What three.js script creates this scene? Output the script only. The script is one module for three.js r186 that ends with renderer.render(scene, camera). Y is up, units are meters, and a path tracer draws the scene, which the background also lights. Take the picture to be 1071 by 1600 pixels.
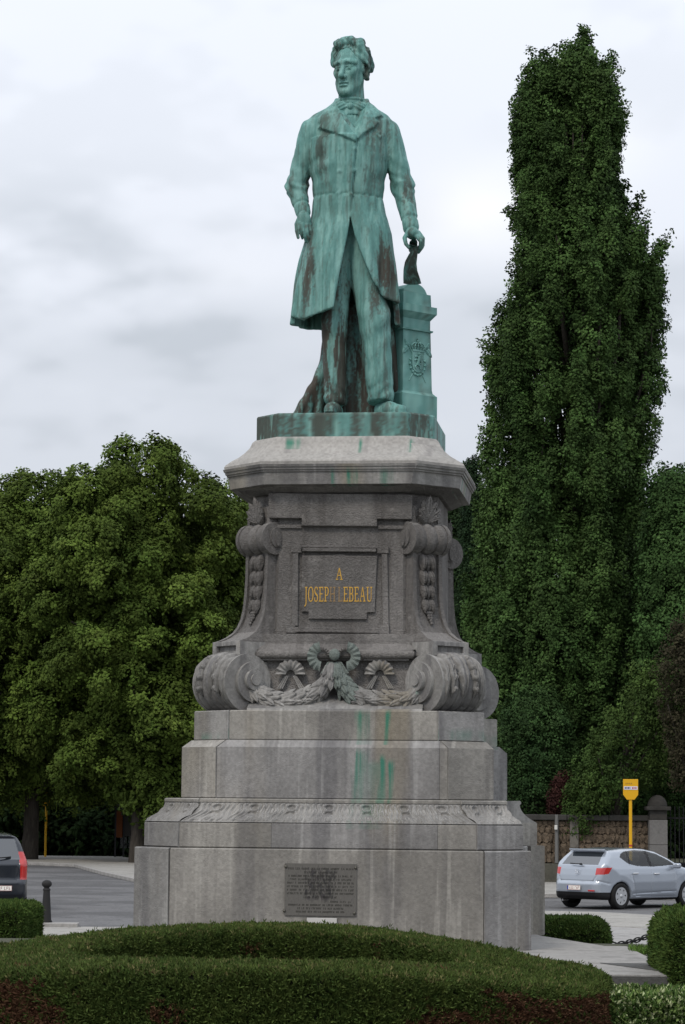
import * as THREE from 'three';
import { mergeGeometries, toCreasedNormals } from 'three/addons/utils/BufferGeometryUtils.js';
import { FontLoader } from 'three/addons/loaders/FontLoader.js';
import { RoundedBoxGeometry } from 'three/addons/geometries/RoundedBoxGeometry.js';

const V3 = THREE.Vector3;
const scene = new THREE.Scene();

// ------------------------------------------------------------------ camera
const F = 4000, EYE = 2.5, CAMZ = 30, PITCH = 0.1121, ROLL = 0.0087;   // lens in photo pixels (1071 x 1600)
const camera = new THREE.PerspectiveCamera(2 * Math.atan(800 / F) * 180 / Math.PI, 1071 / 1600, 0.5, 3000);
camera.position.set(0, EYE, CAMZ);
camera.rotation.order = 'YXZ';
camera.rotation.set(PITCH, 0, ROLL);

// ------------------------------------------------------------------ noise
const rng = (s) => () => { s |= 0; s = s + 0x6D2B79F5 | 0; let t = Math.imul(s ^ s >>> 15, 1 | s); t = t + Math.imul(t ^ t >>> 7, 61 | t) ^ t; return ((t ^ t >>> 14) >>> 0) / 4294967296; };
const hsh = (x, y, z) => { let h = Math.imul(x, 374761393) + Math.imul(y, 668265263) + Math.imul(z, 1274126177) | 0; h = Math.imul(h ^ h >>> 13, 1274126177); h ^= h >>> 16; return (h >>> 0) / 4294967296; };
function vn(x, y, z = 0) {
  const i = Math.floor(x), j = Math.floor(y), k = Math.floor(z); let u = x - i, v = y - j, w = z - k;
  u = u * u * (3 - 2 * u); v = v * v * (3 - 2 * v); w = w * w * (3 - 2 * w);
  const a = hsh(i, j, k), b = hsh(i + 1, j, k), c = hsh(i, j + 1, k), d = hsh(i + 1, j + 1, k);
  const lo = a + (b - a) * u + (c - a + (a - b - c + d) * u) * v;
  if (w === 0) return lo;
  const e = hsh(i, j, k + 1), f = hsh(i + 1, j, k + 1), g = hsh(i, j + 1, k + 1), h = hsh(i + 1, j + 1, k + 1);
  const hi = e + (f - e) * u + (g - e + (e - f - g + h) * u) * v;
  return lo + (hi - lo) * w;
}
const fbm = (x, y, z = 0, o = 4) => { let s = 0, a = 0.5, n = 0; for (let i = 0; i < o; i++) { s += a * vn(x, y, z + i * 7.31); n += a; a *= 0.5; x *= 2.03; y *= 2.03; z *= 2.03; } return s / n; };
const clamp = (x, a = 0, b = 1) => x < a ? a : x > b ? b : x;
const sstep = (a, b, x) => { const t = clamp((x - a) / (b - a)); return t * t * (3 - 2 * t); };
const lerp = (a, b, t) => a + (b - a) * t;
const mix3 = (a, b, t) => [lerp(a[0], b[0], t), lerp(a[1], b[1], t), lerp(a[2], b[2], t)];
const table = (T, x) => { // piecewise linear over [[x, v...], ...]
  if (x <= T[0][0]) return T[0].slice(1); const n = T.length;
  if (x >= T[n - 1][0]) return T[n - 1].slice(1);
  let i = 1; while (T[i][0] < x) i++;
  const t = (x - T[i - 1][0]) / (T[i][0] - T[i - 1][0]); return T[i].slice(1).map((v, j) => lerp(T[i - 1][j + 1], v, t));
};

// ------------------------------------------------------------------ sky, sun, exposure
{
  const W = 3072, H = 1536, d = new Float32Array(W * H * 4);
  const blob = (az, el, a, e, wa, we) => Math.exp(-(((az - a) / wa) ** 2) - ((el - e) / we) ** 2);
  for (let j = 0; j < H; j++) {
    const el = ((j + 0.5) / H - 0.5) * Math.PI, sy = Math.sin(el), cy = Math.cos(el);
    for (let i = 0; i < W; i++) {
      const az = ((i + 0.5) / W - 0.5) * 2 * Math.PI, x = Math.cos(az) * cy, z = Math.sin(az) * cy;
      // azimuth from the direction -z, degrees to the right
      const dg = Math.atan2(x, -z) * 57.2958, eg = el * 57.2958;
      const k = 1 / (Math.max(sy, 0) + 0.22), u = x * k, v = z * k;
      const q = fbm(u * 0.9 + 3, v * 0.9, sy * 2, 3);
      const n = fbm(u * 1.7 + 11 + q * 1.6, v * 1.7 + 5 - q * 1.2, sy * 3.2, 5), m0 = fbm(u * 4.6 + 2 + q * 2, v * 4.6 + 9, sy * 8, 5), m3 = fbm(u * 13 + q * 5, v * 13 + 3, sy * 22 + 2, 5), m = clamp(0.5 + (m0 - 0.5) * 0.9 + (m3 - 0.5) * 0.75);
      let g = sstep(0.42, 0.70, n) * 0.55 + sstep(0.45, 0.72, m) * 0.35 - 0.14;      // grey bellies
      g += 0.95 * blob(dg, eg, -6.2, 11.9, 2.9, 1.5) * sstep(0.26, 0.62, m) + 0.34 * blob(dg, eg, -4.5, 10.2, 5, 1.4) * (0.4 + m) + 0.25 * blob(dg, eg, 3.2, 14.8, 1.3, 0.8) * (0.4 + m) + 0.22 * blob(dg, eg, 2, 11, 3, 1.6) * (0.4 + m);
      let b = sstep(0.55, 0.8, fbm(u * 2.3 + 31, v * 2.3 + q * 3, sy * 5, 4)) * 0.55;   // thin bright veil
      b += 0.95 * blob(dg, eg, 3.2, 13.1, 1.5, 1.0) * (0.4 + m) + 0.5 * blob(dg, eg, 5.6, 14.4, 1.3, 0.8) * (0.5 + m) + 0.35 * blob(dg, eg, -2.4, 11.8, 1.2, 0.7) * m;
      let c = mix3([0.775, 0.815, 0.895], [0.555, 0.60, 0.665], clamp(g));
      c = mix3(c, [0.98, 0.985, 1.0], clamp(b) * 0.75);
      if (el < 0) c = mix3(c, [0.2, 0.2, 0.19], sstep(0, -0.12, el));
      const s = 1 + 0.95 * clamp(sy - 0.12), o = (j * W + i) * 4;
      d[o] = c[0] * s; d[o + 1] = c[1] * s; d[o + 2] = c[2] * s; d[o + 3] = 1;
    }
  }
  const t = new THREE.DataTexture(d, W, H, THREE.RGBAFormat, THREE.FloatType);
  t.mapping = THREE.EquirectangularReflectionMapping; t.magFilter = THREE.LinearFilter; t.needsUpdate = true;
  scene.background = t; scene.environment = t;
}
scene.environmentIntensity = 1; scene.backgroundIntensity = 1;
const sun = new THREE.DirectionalLight(0xfff4e6, 1.5);
sun.position.set(-22, 52, 40); sun.target.position.set(0, 4, 0);
sun.castShadow = true; sun.shadow.radius = 26; sun.shadow.mapSize.set(2048, 2048);
Object.assign(sun.shadow.camera, { left: -60, right: 60, top: 60, bottom: -60, near: 1, far: 260 });
scene.add(sun, sun.target);
const EXPOSURE = 1.0;

// ------------------------------------------------------------------ helpers: names, tags, textures, geometry
const used = {};
const numbered = (n) => { const k = used[n] = (used[n] ?? -1) + 1; return k ? `${n}_${String(k).padStart(3, '0')}` : n; };
function tag(o, label, category, group, kind) {
  if (label) o.userData.label = label; if (category) o.userData.category = category;
  if (group) o.userData.group = group; if (kind) o.userData.kind = kind; return o;
}
function thing(name, label, category, pos = [0, 0, 0], turn = 0, group) {
  const o = new THREE.Group(); o.name = numbered(name); o.position.set(...pos); o.rotation.y = turn; scene.add(o);
  return tag(o, label, category, group);
}
function mesh(name, geo, mat, parent = scene) {
  const g = Array.isArray(geo) ? merge(geo) : geo;
  const m = new THREE.Mesh(g, mat); m.name = parent === scene ? numbered(name) : name; m.castShadow = m.receiveShadow = true; parent.add(m); return m;
}
function part(name, parent) { const g = new THREE.Group(); g.name = name; parent.add(g); return g; }
function struct(name, geo, mat) { const m = mesh(name, geo, mat); m.userData.kind = 'structure'; return m; }
function merge(list) {
  const a = list.map((g) => { let h = g.index ? g.toNonIndexed() : g.clone(); for (const k of Object.keys(h.attributes)) if (!['position', 'normal', 'uv', 'color'].includes(k)) h.deleteAttribute(k); if (!h.attributes.normal) h.computeVertexNormals(); if (!h.attributes.uv) boxUV(h); return h; });
  const anyC = a.some((g) => g.attributes.color); if (anyC) for (const g of a) if (!g.attributes.color) g.setAttribute('color', new THREE.BufferAttribute(new Float32Array(g.attributes.position.count * 3).fill(1), 3));
  return mergeGeometries(a);
}
function boxUV(g) { // metres, by the way each face points
  if (g.index) { const h = g.toNonIndexed(); g.index = null; g.attributes = h.attributes; }
  const p = g.attributes.position, uv = new Float32Array(p.count * 2), a = new V3(), b = new V3(), c = new V3(), n = new V3();
  for (let i = 0; i < p.count; i += 3) {
    a.fromBufferAttribute(p, i); b.fromBufferAttribute(p, i + 1); c.fromBufferAttribute(p, i + 2);
    n.copy(b).sub(a).cross(c.clone().sub(a)); const x = Math.abs(n.x), y = Math.abs(n.y), z = Math.abs(n.z);
    [a, b, c].forEach((q, k) => { const o = (i + k) * 2; if (y > x * 1.3 && y > z * 1.3) { uv[o] = q.x; uv[o + 1] = q.z; } else if (z >= x * 0.9) { uv[o] = q.x; uv[o + 1] = q.y; } else { uv[o] = q.z; uv[o + 1] = q.y; } });
  }
  g.setAttribute('uv', new THREE.BufferAttribute(uv, 2)); return g;
}
const enc = (v) => { v = clamp(v); return (v <= 0.0031308 ? 12.92 * v : 1.055 * v ** (1 / 2.4) - 0.055) * 255; };
function tex(w, h, fn, { linear = false, repeat = [1, 1], offset = [0, 0] } = {}) { // fn(u, v) -> linear rgb or a number
  const d = new Uint8Array(w * h * 4);
  for (let j = 0; j < h; j++) for (let i = 0; i < w; i++) {
    const c = fn((i + 0.5) / w, (j + 0.5) / h, i, j), o = (j * w + i) * 4;
    if (typeof c === 'number') d[o] = d[o + 1] = d[o + 2] = clamp(c) * 255; else { d[o] = linear ? c[0] * 255 : enc(c[0]); d[o + 1] = linear ? c[1] * 255 : enc(c[1]); d[o + 2] = linear ? c[2] * 255 : enc(c[2]); }
    d[o + 3] = 255;
  }
  const t = new THREE.DataTexture(d, w, h); t.wrapS = t.wrapT = THREE.RepeatWrapping; t.magFilter = THREE.LinearFilter; t.minFilter = THREE.LinearMipmapLinearFilter; t.generateMipmaps = true;
  if (!linear) t.colorSpace = THREE.SRGBColorSpace; t.repeat.set(...repeat); t.offset.set(...offset); t.needsUpdate = true; return t;
}
// noise that wraps round a tile of p cells
const tn = (u, v, p, s = 0) => { const x = u * p, y = v * p, i = Math.floor(x), j = Math.floor(y); let a = x - i, b = y - j; a = a * a * (3 - 2 * a); b = b * b * (3 - 2 * b); const m = (k) => ((k % p) + p) % p; return lerp(lerp(hsh(m(i), m(j), s), hsh(m(i + 1), m(j), s), a), lerp(hsh(m(i), m(j + 1), s), hsh(m(i + 1), m(j + 1), s), a), b); };
const tfbm = (u, v, p, o = 4, s = 0) => { let r = 0, a = 0.5, n = 0; for (let k = 0; k < o; k++) { r += a * tn(u, v, p, s + k); n += a; a *= 0.55; p *= 2; } return r / n; };
const std = (o) => new THREE.MeshPhysicalMaterial({ roughness: 0.85, metalness: 0, specularIntensity: 0.45, side: THREE.DoubleSide, ...o });
const rgb = (r, g, b) => new THREE.Color().setRGB(r, g, b);
const box = (w, h, d, x = 0, y = 0, z = 0, r = 0) => { const g = r ? new RoundedBoxGeometry(w, h, d, 2, r) : new THREE.BoxGeometry(w, h, d); g.translate(x, y, z); return g; };
const xf = (g, { p = [0, 0, 0], r = [0, 0, 0], s = [1, 1, 1], order = 'XYZ' } = {}) => g.applyMatrix4(new THREE.Matrix4().compose(new V3(...p), new THREE.Quaternion().setFromEuler(new THREE.Euler(...r, order)), new V3(...(Array.isArray(s) ? s : [s, s, s]))));
function tube(pts, r, seg = 24, rad = 7, closed = false) { return new THREE.TubeGeometry(new THREE.CatmullRomCurve3(pts.map((p) => p.isVector3 ? p : new V3(...p)), closed), seg, r, rad, closed); }
function loft(levels, crease = 0.6) { // levels: [y, [[x, z], ...]] rings with one count, capped at both ends
  const P = [], quad = (a, b, c, d) => P.push(...a, ...b, ...c, ...a, ...c, ...d);
  const n = levels[0][1].length;
  const area = levels[0][1].reduce((s, p, i, q) => { const r = q[(i + 1) % n]; return s + p[0] * r[1] - r[0] * p[1]; }, 0), flip = area > 0;
  const at = (l, i) => { const p = l[1][i % n]; return [p[0], p[2] ?? l[0], p[1]]; };
  for (let k = 0; k + 1 < levels.length; k++) for (let i = 0; i < n; i++) { const a = at(levels[k], i), b = at(levels[k], i + 1), c = at(levels[k + 1], i + 1), d = at(levels[k + 1], i); flip ? quad(b, a, d, c) : quad(a, b, c, d); }
  for (const e of [0, levels.length - 1]) { const l = levels[e]; const tri = THREE.ShapeUtils.triangulateShape(l[1].map((p) => new THREE.Vector2(p[0], p[1])), []); for (const t of tri) { let q = t.map((i) => at(l, i)); if ((e === 0) === flip) q = [q[0], q[2], q[1]]; if (!flip) q = [q[0], q[2], q[1]]; P.push(...q[0], ...q[1], ...q[2]); } }
  const g = new THREE.BufferGeometry(); g.setAttribute('position', new THREE.BufferAttribute(new Float32Array(P), 3)); g.computeVertexNormals();
  return boxUV(toCreasedNormals(g, crease));
}
function grid(nu, nv, fn, crease) { // fn(u, v) -> [x, y, z]
  const P = new Float32Array((nu + 1) * (nv + 1) * 3), I = [], U = new Float32Array((nu + 1) * (nv + 1) * 2);
  for (let j = 0; j <= nv; j++) for (let i = 0; i <= nu; i++) { const k = j * (nu + 1) + i, p = fn(i / nu, j / nv); P.set(p, k * 3); U[k * 2] = i / nu; U[k * 2 + 1] = j / nv; if (i < nu && j < nv) I.push(k, k + 1, k + nu + 2, k, k + nu + 2, k + nu + 1); }
  let g = new THREE.BufferGeometry(); g.setAttribute('position', new THREE.BufferAttribute(P, 3)); g.setAttribute('uv', new THREE.BufferAttribute(U, 2)); g.setIndex(I); g.computeVertexNormals();
  return crease ? toCreasedNormals(g, crease) : g;
}
// surface of a distance field: one vertex per cell that the surface crosses
function skin(f, lo, hi, c, col) {
  const n = [0, 1, 2].map((k) => Math.ceil((hi[k] - lo[k]) / c) + 1), N = n[0] * n[1] * n[2], D = new Float32Array(N), sx = 1, sy = n[0], sz = n[0] * n[1], B = 4;
  for (let k = 0; k < n[2]; k += B) for (let j = 0; j < n[1]; j += B) for (let i = 0; i < n[0]; i += B) {
    const m = f(lo[0] + (i + 1.5) * c, lo[1] + (j + 1.5) * c, lo[2] + (k + 1.5) * c), far = Math.abs(m) > c * 7.5;
    for (let z = k; z < Math.min(k + B, n[2]); z++) for (let y = j; y < Math.min(j + B, n[1]); y++) for (let x = i; x < Math.min(i + B, n[0]); x++) D[x + y * sy + z * sz] = far ? m : f(lo[0] + x * c, lo[1] + y * c, lo[2] + z * c);
  }
  const id = new Int32Array(N).fill(-1), P = [], I = [], off = [0, sx, sy, sx + sy, sz, sx + sz, sy + sz, sx + sy + sz];
  const E = [[0, 1], [2, 3], [4, 5], [6, 7], [0, 2], [1, 3], [4, 6], [5, 7], [0, 4], [1, 5], [2, 6], [3, 7]];
  for (let z = 0; z + 1 < n[2]; z++) for (let y = 0; y + 1 < n[1]; y++) for (let x = 0; x + 1 < n[0]; x++) {
    const o = x + y * sy + z * sz; let m = 0; for (let q = 0; q < 8; q++) if (D[o + off[q]] < 0) m |= 1 << q;
    if (m === 0 || m === 255) continue;
    let px = 0, py = 0, pz = 0, k = 0;
    for (const [a, b] of E) { if (((m >> a) & 1) === ((m >> b) & 1)) continue; const da = D[o + off[a]], db = D[o + off[b]], t = da / (da - db); px += (a & 1) + ((b & 1) - (a & 1)) * t; py += ((a >> 1) & 1) + (((b >> 1) & 1) - ((a >> 1) & 1)) * t; pz += (a >> 2) + ((b >> 2) - (a >> 2)) * t; k++; }
    id[o] = P.length / 3; P.push(lo[0] + (x + px / k) * c, lo[1] + (y + py / k) * c, lo[2] + (z + pz / k) * c);
  }
  const face = (a, b, d, e, s) => { if (a < 0 || b < 0 || d < 0 || e < 0) return; s ? I.push(a, b, d, a, d, e) : I.push(a, d, b, a, e, d); };
  for (let z = 1; z + 1 < n[2]; z++) for (let y = 1; y + 1 < n[1]; y++) for (let x = 1; x + 1 < n[0]; x++) {
    const o = x + y * sy + z * sz, s = D[o] < 0;
    if (s !== D[o + sx] < 0) face(id[o - sy - sz], id[o - sz], id[o], id[o - sy], s);
    if (s !== D[o + sy] < 0) face(id[o - sx - sz], id[o - sx], id[o], id[o - sz], s);
    if (s !== D[o + sz] < 0) face(id[o - sx - sy], id[o - sy], id[o], id[o - sx], s);
  }
  const g = new THREE.BufferGeometry(); g.setAttribute('position', new THREE.BufferAttribute(new Float32Array(P), 3)); g.setIndex(I); g.computeVertexNormals();
  if (col) { const C = new Float32Array(P.length); for (let i = 0; i < P.length; i += 3) C.set(col(P[i], P[i + 1], P[i + 2]), i); g.setAttribute('color', new THREE.BufferAttribute(C, 3)); }
  return g;
}
// distance-field pieces
const smin = (a, b, k) => { const h = Math.max(k - Math.abs(a - b), 0) / k; return Math.min(a, b) - h * h * k * 0.25; };
const smax = (a, b, k) => -smin(-a, -b, k);
function cap(x, y, z, a, b, ra, rb) { const bx = b[0] - a[0], by = b[1] - a[1], bz = b[2] - a[2], px = x - a[0], py = y - a[1], pz = z - a[2]; const t = clamp((px * bx + py * by + pz * bz) / (bx * bx + by * by + bz * bz)); return Math.hypot(px - bx * t, py - by * t, pz - bz * t) - (ra + (rb - ra) * t); }
function ell(x, y, z, c, r) { const px = x - c[0], py = y - c[1], pz = z - c[2]; const k0 = Math.hypot(px / r[0], py / r[1], pz / r[2]), k1 = Math.hypot(px / r[0] ** 2, py / r[1] ** 2, pz / r[2] ** 2); return k1 < 1e-6 ? -Math.min(...r) : k0 * (k0 - 1) / k1; }
const sph = (x, y, z, a, b, c, r) => Math.hypot(x - a, y - b, z - c) - r;
function poly2(x, y, P) { let d = 1e9, s = 1; for (let i = 0, j = P.length - 1; i < P.length; j = i++) { const ex = P[j][0] - P[i][0], ey = P[j][1] - P[i][1], wx = x - P[i][0], wy = y - P[i][1], t = clamp((wx * ex + wy * ey) / (ex * ex + ey * ey)); d = Math.min(d, (wx - ex * t) ** 2 + (wy - ey * t) ** 2); const c1 = y >= P[i][1], c2 = y < P[j][1], c3 = ex * wy > ey * wx; if ((c1 && c2 && c3) || (!c1 && !c2 && !c3)) s = -s; } return s * Math.sqrt(d); }

// a photo pixel on a plane at distance d in front of the camera -> world
const unroll = (px, py) => { const c = Math.cos(ROLL), s = Math.sin(ROLL), x = px - 535.5, y = py - 800; return [x * c + y * s, -x * s + y * c]; };
function W(px, py, d) { const [x, y] = unroll(px, py), u = x / F, v = -y / F, k = d / (Math.cos(PITCH) - v * Math.sin(PITCH)); return new V3(u * k, EYE + k * (Math.sin(PITCH) + v * Math.cos(PITCH)), CAMZ - d); }
function groundAt(px, py, h = 0) { const a = W(px, py, 1); const d = (h - EYE) / (a.y - EYE); return W(px, py, d); }
// ------------------------------------------------------------------ pedestal
const AX = 0.116, YAW = -7 * Math.PI / 180, CY = Math.cos(YAW), SY = Math.sin(YAW);
// a photo pixel on the pedestal's own plane z (front is +z) -> pedestal coordinates
function L(px, py, z) { let x = 0, w; for (let i = 0; i < 4; i++) { w = W(px, py, CAMZ - (-x * SY + z * CY)); x = (w.x - AX - z * SY) / CY; } return new V3(x, w.y, z); }
const Yp = (py, r) => W(545, py, CAMZ - r).y;

const stoneBump = tex(512, 512, (u, v) => 0.55 * tfbm(u, v, 64, 3) + 0.25 * tfbm(u, v, 9, 3, 9) + 0.2 * (tn(u, v, 190, 4) > 0.72 ? 0 : 1), { linear: true, repeat: [1.4, 1.4] });
const pits = tex(512, 512, (u, v) => { const k = tfbm(u, v, 40, 4, 3); return 0.2 + 0.8 * sstep(0.3, 0.62, k); }, { linear: true, repeat: [2.1, 2.1] });
// colours over the whole height: u across 5 m, v over 7 m from the ground
const ATW = 5, ATH = 7;
const green = [0.055, 0.19, 0.135];
function stoneAt(x, y, kind) {
  const n1 = fbm(x * 1.6 + 7, y * 1.1 + 3, kind, 4), n2 = fbm(x * 9, y * 9, 4 + kind, 4), sp = fbm(x * 42, y * 42, 9, 2);
  const st = fbm(x * 5.5 + n1 * 0.6, y * 0.28, 20 + kind, 4), fine = fbm(x * 22, y * 0.9, 33 + kind, 3);
  let c;
  if (kind === 0) { // lower courses
    c = mix3([0.190, 0.185, 0.176], [0.285, 0.278, 0.265], sstep(0.3, 0.7, n1));
    c = mix3(c, [0.125, 0.122, 0.124], sstep(0.50, 0.72, st) * 0.6); c = mix3(c, [0.15, 0.145, 0.14], sstep(0.55, 0.7, fbm(x * 16, y * 0.5, 71, 3)) * 0.3);
    c = mix3(c, [0.275, 0.235, 0.16], sstep(0.54, 0.74, fbm(x * 2.1 + 1.7, y * 0.35 + 5, 44, 3)) * 0.42);
    c = mix3(c, [0.40, 0.395, 0.375], sstep(0.60, 0.8, fine) * 0.35);
  } else if (kind === 1) { // shaft: brown grey crystalline stone
    c = mix3([0.132, 0.125, 0.119], [0.208, 0.198, 0.188], sstep(0.3, 0.72, n1));
    c = mix3(c, [0.082, 0.075, 0.070], sstep(0.54, 0.76, st) * 0.6);
    c = mix3(c, [0.27, 0.255, 0.24], sstep(0.66, 0.84, n2) * 0.5);
  } else { // washed cornice
    c = mix3([0.285, 0.275, 0.258], [0.36, 0.347, 0.325], n1);
    c = mix3(c, [0.19, 0.18, 0.175], sstep(0.58, 0.78, st) * 0.55);
  }
  const k = 0.80 + 0.4 * sp + 0.18 * (n2 - 0.5); return [c[0] * k, c[1] * k, c[2] * k];
}
// verdigris that ran down from the bronze: [x, y top, y bottom, half width]
const runs = [];
function run(px, p0, p1, z, w) { const a = L(px, p0, z), b = L(px, p1, z); runs.push([a.x, a.y, b.y, w]); }
run(566, 1112, 1157, 1.64, 0.075); run(606, 1112, 1157, 1.64, 0.03); run(564, 1172, 1248, 1.75, 0.07); run(600, 1182, 1248, 1.75, 0.05); run(613, 1190, 1248, 1.75, 0.028); run(583, 1190, 1250, 1.75, 0.16);
run(560, 684, 705, 1.2, 0.03); run(640, 684, 702, 1.2, 0.03); run(455, 684, 694, 1.2, 0.06); run(548, 733, 753, 1.36, 0.045); run(604, 733, 753, 1.36, 0.05); run(522, 734, 752, 1.36, 0.03); run(657, 985, 1080, 1.2, 0.03);
run(580, 1254, 1288, 1.95, 0.2); run(720, 1140, 1157, 1.64, 0.2); run(320, 1146, 1157, 1.64, 0.14);
function greenAt(x, y) { let g = 0; for (const [a, t, b, w] of runs) { if (y > t + 0.05 || y < b - 0.05) continue; const wob = (fbm(x * 16, y * 1.6, 61, 3) - 0.5) * w * 3, d = Math.abs(x - a + wob) / w; g = Math.max(g, (1 - sstep(0.15, 1.5, d)) * clamp(fbm(x * 26, y * 0.9, 3, 3) * 2.4 - 0.35) * (0.5 + 0.5 * sstep(b - 0.05, t, y)) * sstep(t + 0.05, t - 0.06, y) * (w > 0.1 ? 0.35 : 1)); } return clamp(g * 1.2); }
function atlas(kind) {
  return tex(1024, 1280, (u, v) => { const x = u * ATW - ATW / 2, y = v * ATH + 0.5; let c = stoneAt(x, y, kind); const g = greenAt(x, y); if (g > 0) c = mix3(c, green, g); return c; }, { repeat: [1 / ATW, 1 / ATH], offset: [0.5, -0.5 / ATH] });
}
const baseStone = std({ map: atlas(0), bumpMap: stoneBump, bumpScale: 0.006, roughness: 0.9 });
const shaftStone = std({ map: atlas(1), bumpMap: pits, bumpScale: 0.008, roughness: 0.88 });
const washStone = std({ map: atlas(2), bumpMap: stoneBump, bumpScale: 0.005, roughness: 0.9 });
const tints = [[1, 1, 1], [0.93, 0.93, 0.95], [1.05, 1.03, 0.99], [0.97, 0.95, 0.91]].map((c) => { const m = baseStone.clone(); m.color.setRGB(...c); return m; }); let tintNo = 0; const nextStone = () => tints[(tintNo = (tintNo * 5 + 3) % 11) % 4];
const jointMat = std({ color: rgb(0.06, 0.055, 0.05), roughness: 1 });

const ped = thing('stone_pedestal', 'tall carved grey stone pedestal with gilded lettering, corner scrolls and garlands under the green statue', 'pedestal', [AX, 0, 0], YAW);
// plan of one course: half width R, straight front to +-a, diagonal corner blocks proud of the front by e and of the sides by s
const plan = (a, R, e = 0.012, s = 0.2) => { const q = [[a - e, R - e], [a, R], [R, a], [R - s, a - s]]; const o = []; const push = (l, fx, fz, rev) => { for (const p of rev ? [...l].reverse() : l) o.push([p[0] * fx, p[1] * fz]); }; push(q, 1, 1); push(q, 1, -1, true); push(q, -1, -1); push(q, -1, 1, true); return o; };
function course(name, rows, o_ = {}) { const { cuts = [], mat = baseStone, e = 0.012, s = 0.2 } = o_; // rows: [y, a, R]
  const g = part(name, ped), J = o_.joint ?? 0.0015, y0 = rows[0][0], y1 = rows[rows.length - 1][0];
  const inset = rows.map(([y, a, R], i) => [i === 0 ? y + 0.004 : i === rows.length - 1 ? y - 0.004 : y, plan(a - 0.016, R - 0.02, e, s + 0.01)]);
  mesh('core', loft(inset), jointMat, g);
  // front and back slabs between the corner blocks
  const xs = [-1e3, ...cuts, 1e3];
  for (const f of [1, -1]) for (let i = 0; i + 1 < xs.length; i++) {
    const l = rows.map(([y, a, R]) => { const m = a - e - J, x0 = Math.max(xs[i] + J, -m), x1 = Math.min(xs[i + 1] - J, m); return [y, [[x0, (R - e) * f], [x1, (R - e) * f], [x1, (R - 0.3) * f], [x0, (R - 0.3) * f]]]; });
    mesh('stone_block', loft(l), mat === baseStone ? nextStone() : mat, g);
  }
  for (const f of [1, -1]) mesh('stone_block', loft(rows.map(([y, a, R]) => [y, [[(R - s) * f, a - s - J], [(R - s) * f, -a + s + J], [(R - 0.4) * f, -a + s + J], [(R - 0.4) * f, a - s - J]]])), mat, g);
  for (const fx of [1, -1]) for (const fz of [1, -1]) mesh('stone_block', loft(rows.map(([y, a, R]) => [y, [[(a - e + J) * fx, (R - e) * fz], [a * fx, R * fz], [R * fx, a * fz], [(R - s) * fx, (a - s + J) * fz], [(a - 0.25) * fx, (a - 0.25) * fz]]])), mat === baseStone ? nextStone() : mat, g);
  return g;
}
const ch = (y0, y1, a, R, c = 0.012) => [[y0, a - c, R - c], [y0 + c, a, R], [y1 - c, a, R], [y1, a - c, R - c]]; // small arris
const yb = [Yp(1486, 2.19), Yp(1327, 2.19), Yp(1287, 2.1), Yp(1255, 1.92), Yp(1249, 1.9), Yp(1168, 1.75), Yp(1157, 1.66), Yp(1110, 1.64)];
course('base_course', ch(yb[0], yb[1] - 0.004, 1.72, 2.19), { joint: 0.005 });
const cutOf = (px, py, z) => L(px, py, z).x;
course('plinth_band', ch(yb[1], yb[2], 1.635, 2.10), { cuts: [cutOf(424, 1300, 2.1), cutOf(684, 1300, 2.1)] });
const ogee = []; for (let i = 0; i <= 12; i++) { const t = i / 12; ogee.push([lerp(yb[2], yb[3], t), 1.435 + 0.195 * (1 - t) ** 2.1, 1.90 + 0.195 * (1 - t) ** 2.1]); }
course('leaf_moulding', [...ogee, [yb[3] + 0.001, 1.45, 1.915], [yb[4] - 0.012, 1.45, 1.915], [yb[4], 1.435, 1.90]], {});
course('upper_step', [...ch(yb[4], yb[5], 1.29, 1.755).slice(0, 3), [yb[5], 1.29, 1.755], [yb[6], 1.20, 1.665]], { cuts: [cutOf(687, 1200, 1.75)] });
course('top_step', ch(yb[6], yb[7], 1.175, 1.64), {});

// carved water leaves on the ogee: relief over the front and the diagonal faces
function leafRelief(u, t) { // u: -0.5..0.5 across a leaf, t: 0 bottom .. 1 top
  const x = Math.abs(u), ring = Math.abs(Math.hypot(u / 0.13, (t - 0.72) / 0.17) - 1), edge = 0.10 + 0.40 * (1 - t) ** 0.6 + 0.06 * Math.sin(t * 9);
  let h = 0.022 * sstep(0.35, 0.1, ring) + 0.007 * sstep(0.05, 0, Math.hypot(u, t - 0.72));
  h += 0.026 * (0.5 + 0.5 * Math.cos((x - edge * 0.6) * 44 - t * 5)) * sstep(0.5, 0.4, Math.abs(t - 0.5)) * sstep(0.12, 0.2, x + 0.3 * Math.abs(t - 0.72));
  h -= 0.03 * sstep(0.05, 0.0, Math.abs(x - (0.08 + 0.35 * (0.5 - t) * (t < 0.5 ? 1 : 0)))) * (t < 0.5 ? 1 : 0);
  return h * sstep(0, 0.08, t) * sstep(1, 0.93, t);
}
{
  const o = part('carved_leaves', ped);
  const strip = (n, P, nx) => grid(n * 34, 26, (u, t) => { const y = lerp(yb[2] + 0.004, yb[3] - 0.004, t), k = 0.195 * (1 - t) ** 2.1; const [x, z] = P(u, k); const h = leafRelief(((u * n) % 1) - 0.5, t) + 0.006; return [x + nx[0] * h, y + 0.4 * h, z + nx[1] * h]; });
  const q = Math.SQRT1_2;
  mesh('leaf_row', boxUV(strip(7, (u, k) => [(u * 2 - 1) * (1.425 + k), 1.888 + k], [0, 1])), baseStone, o);
  for (const f of [1, -1]) mesh('leaf_row', boxUV(strip(2, (u, k) => [f * lerp(1.435 + k, 1.90 + k, u), lerp(1.90 + k, 1.435 + k, u)], [f * q, q])), baseStone, o);
}

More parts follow.
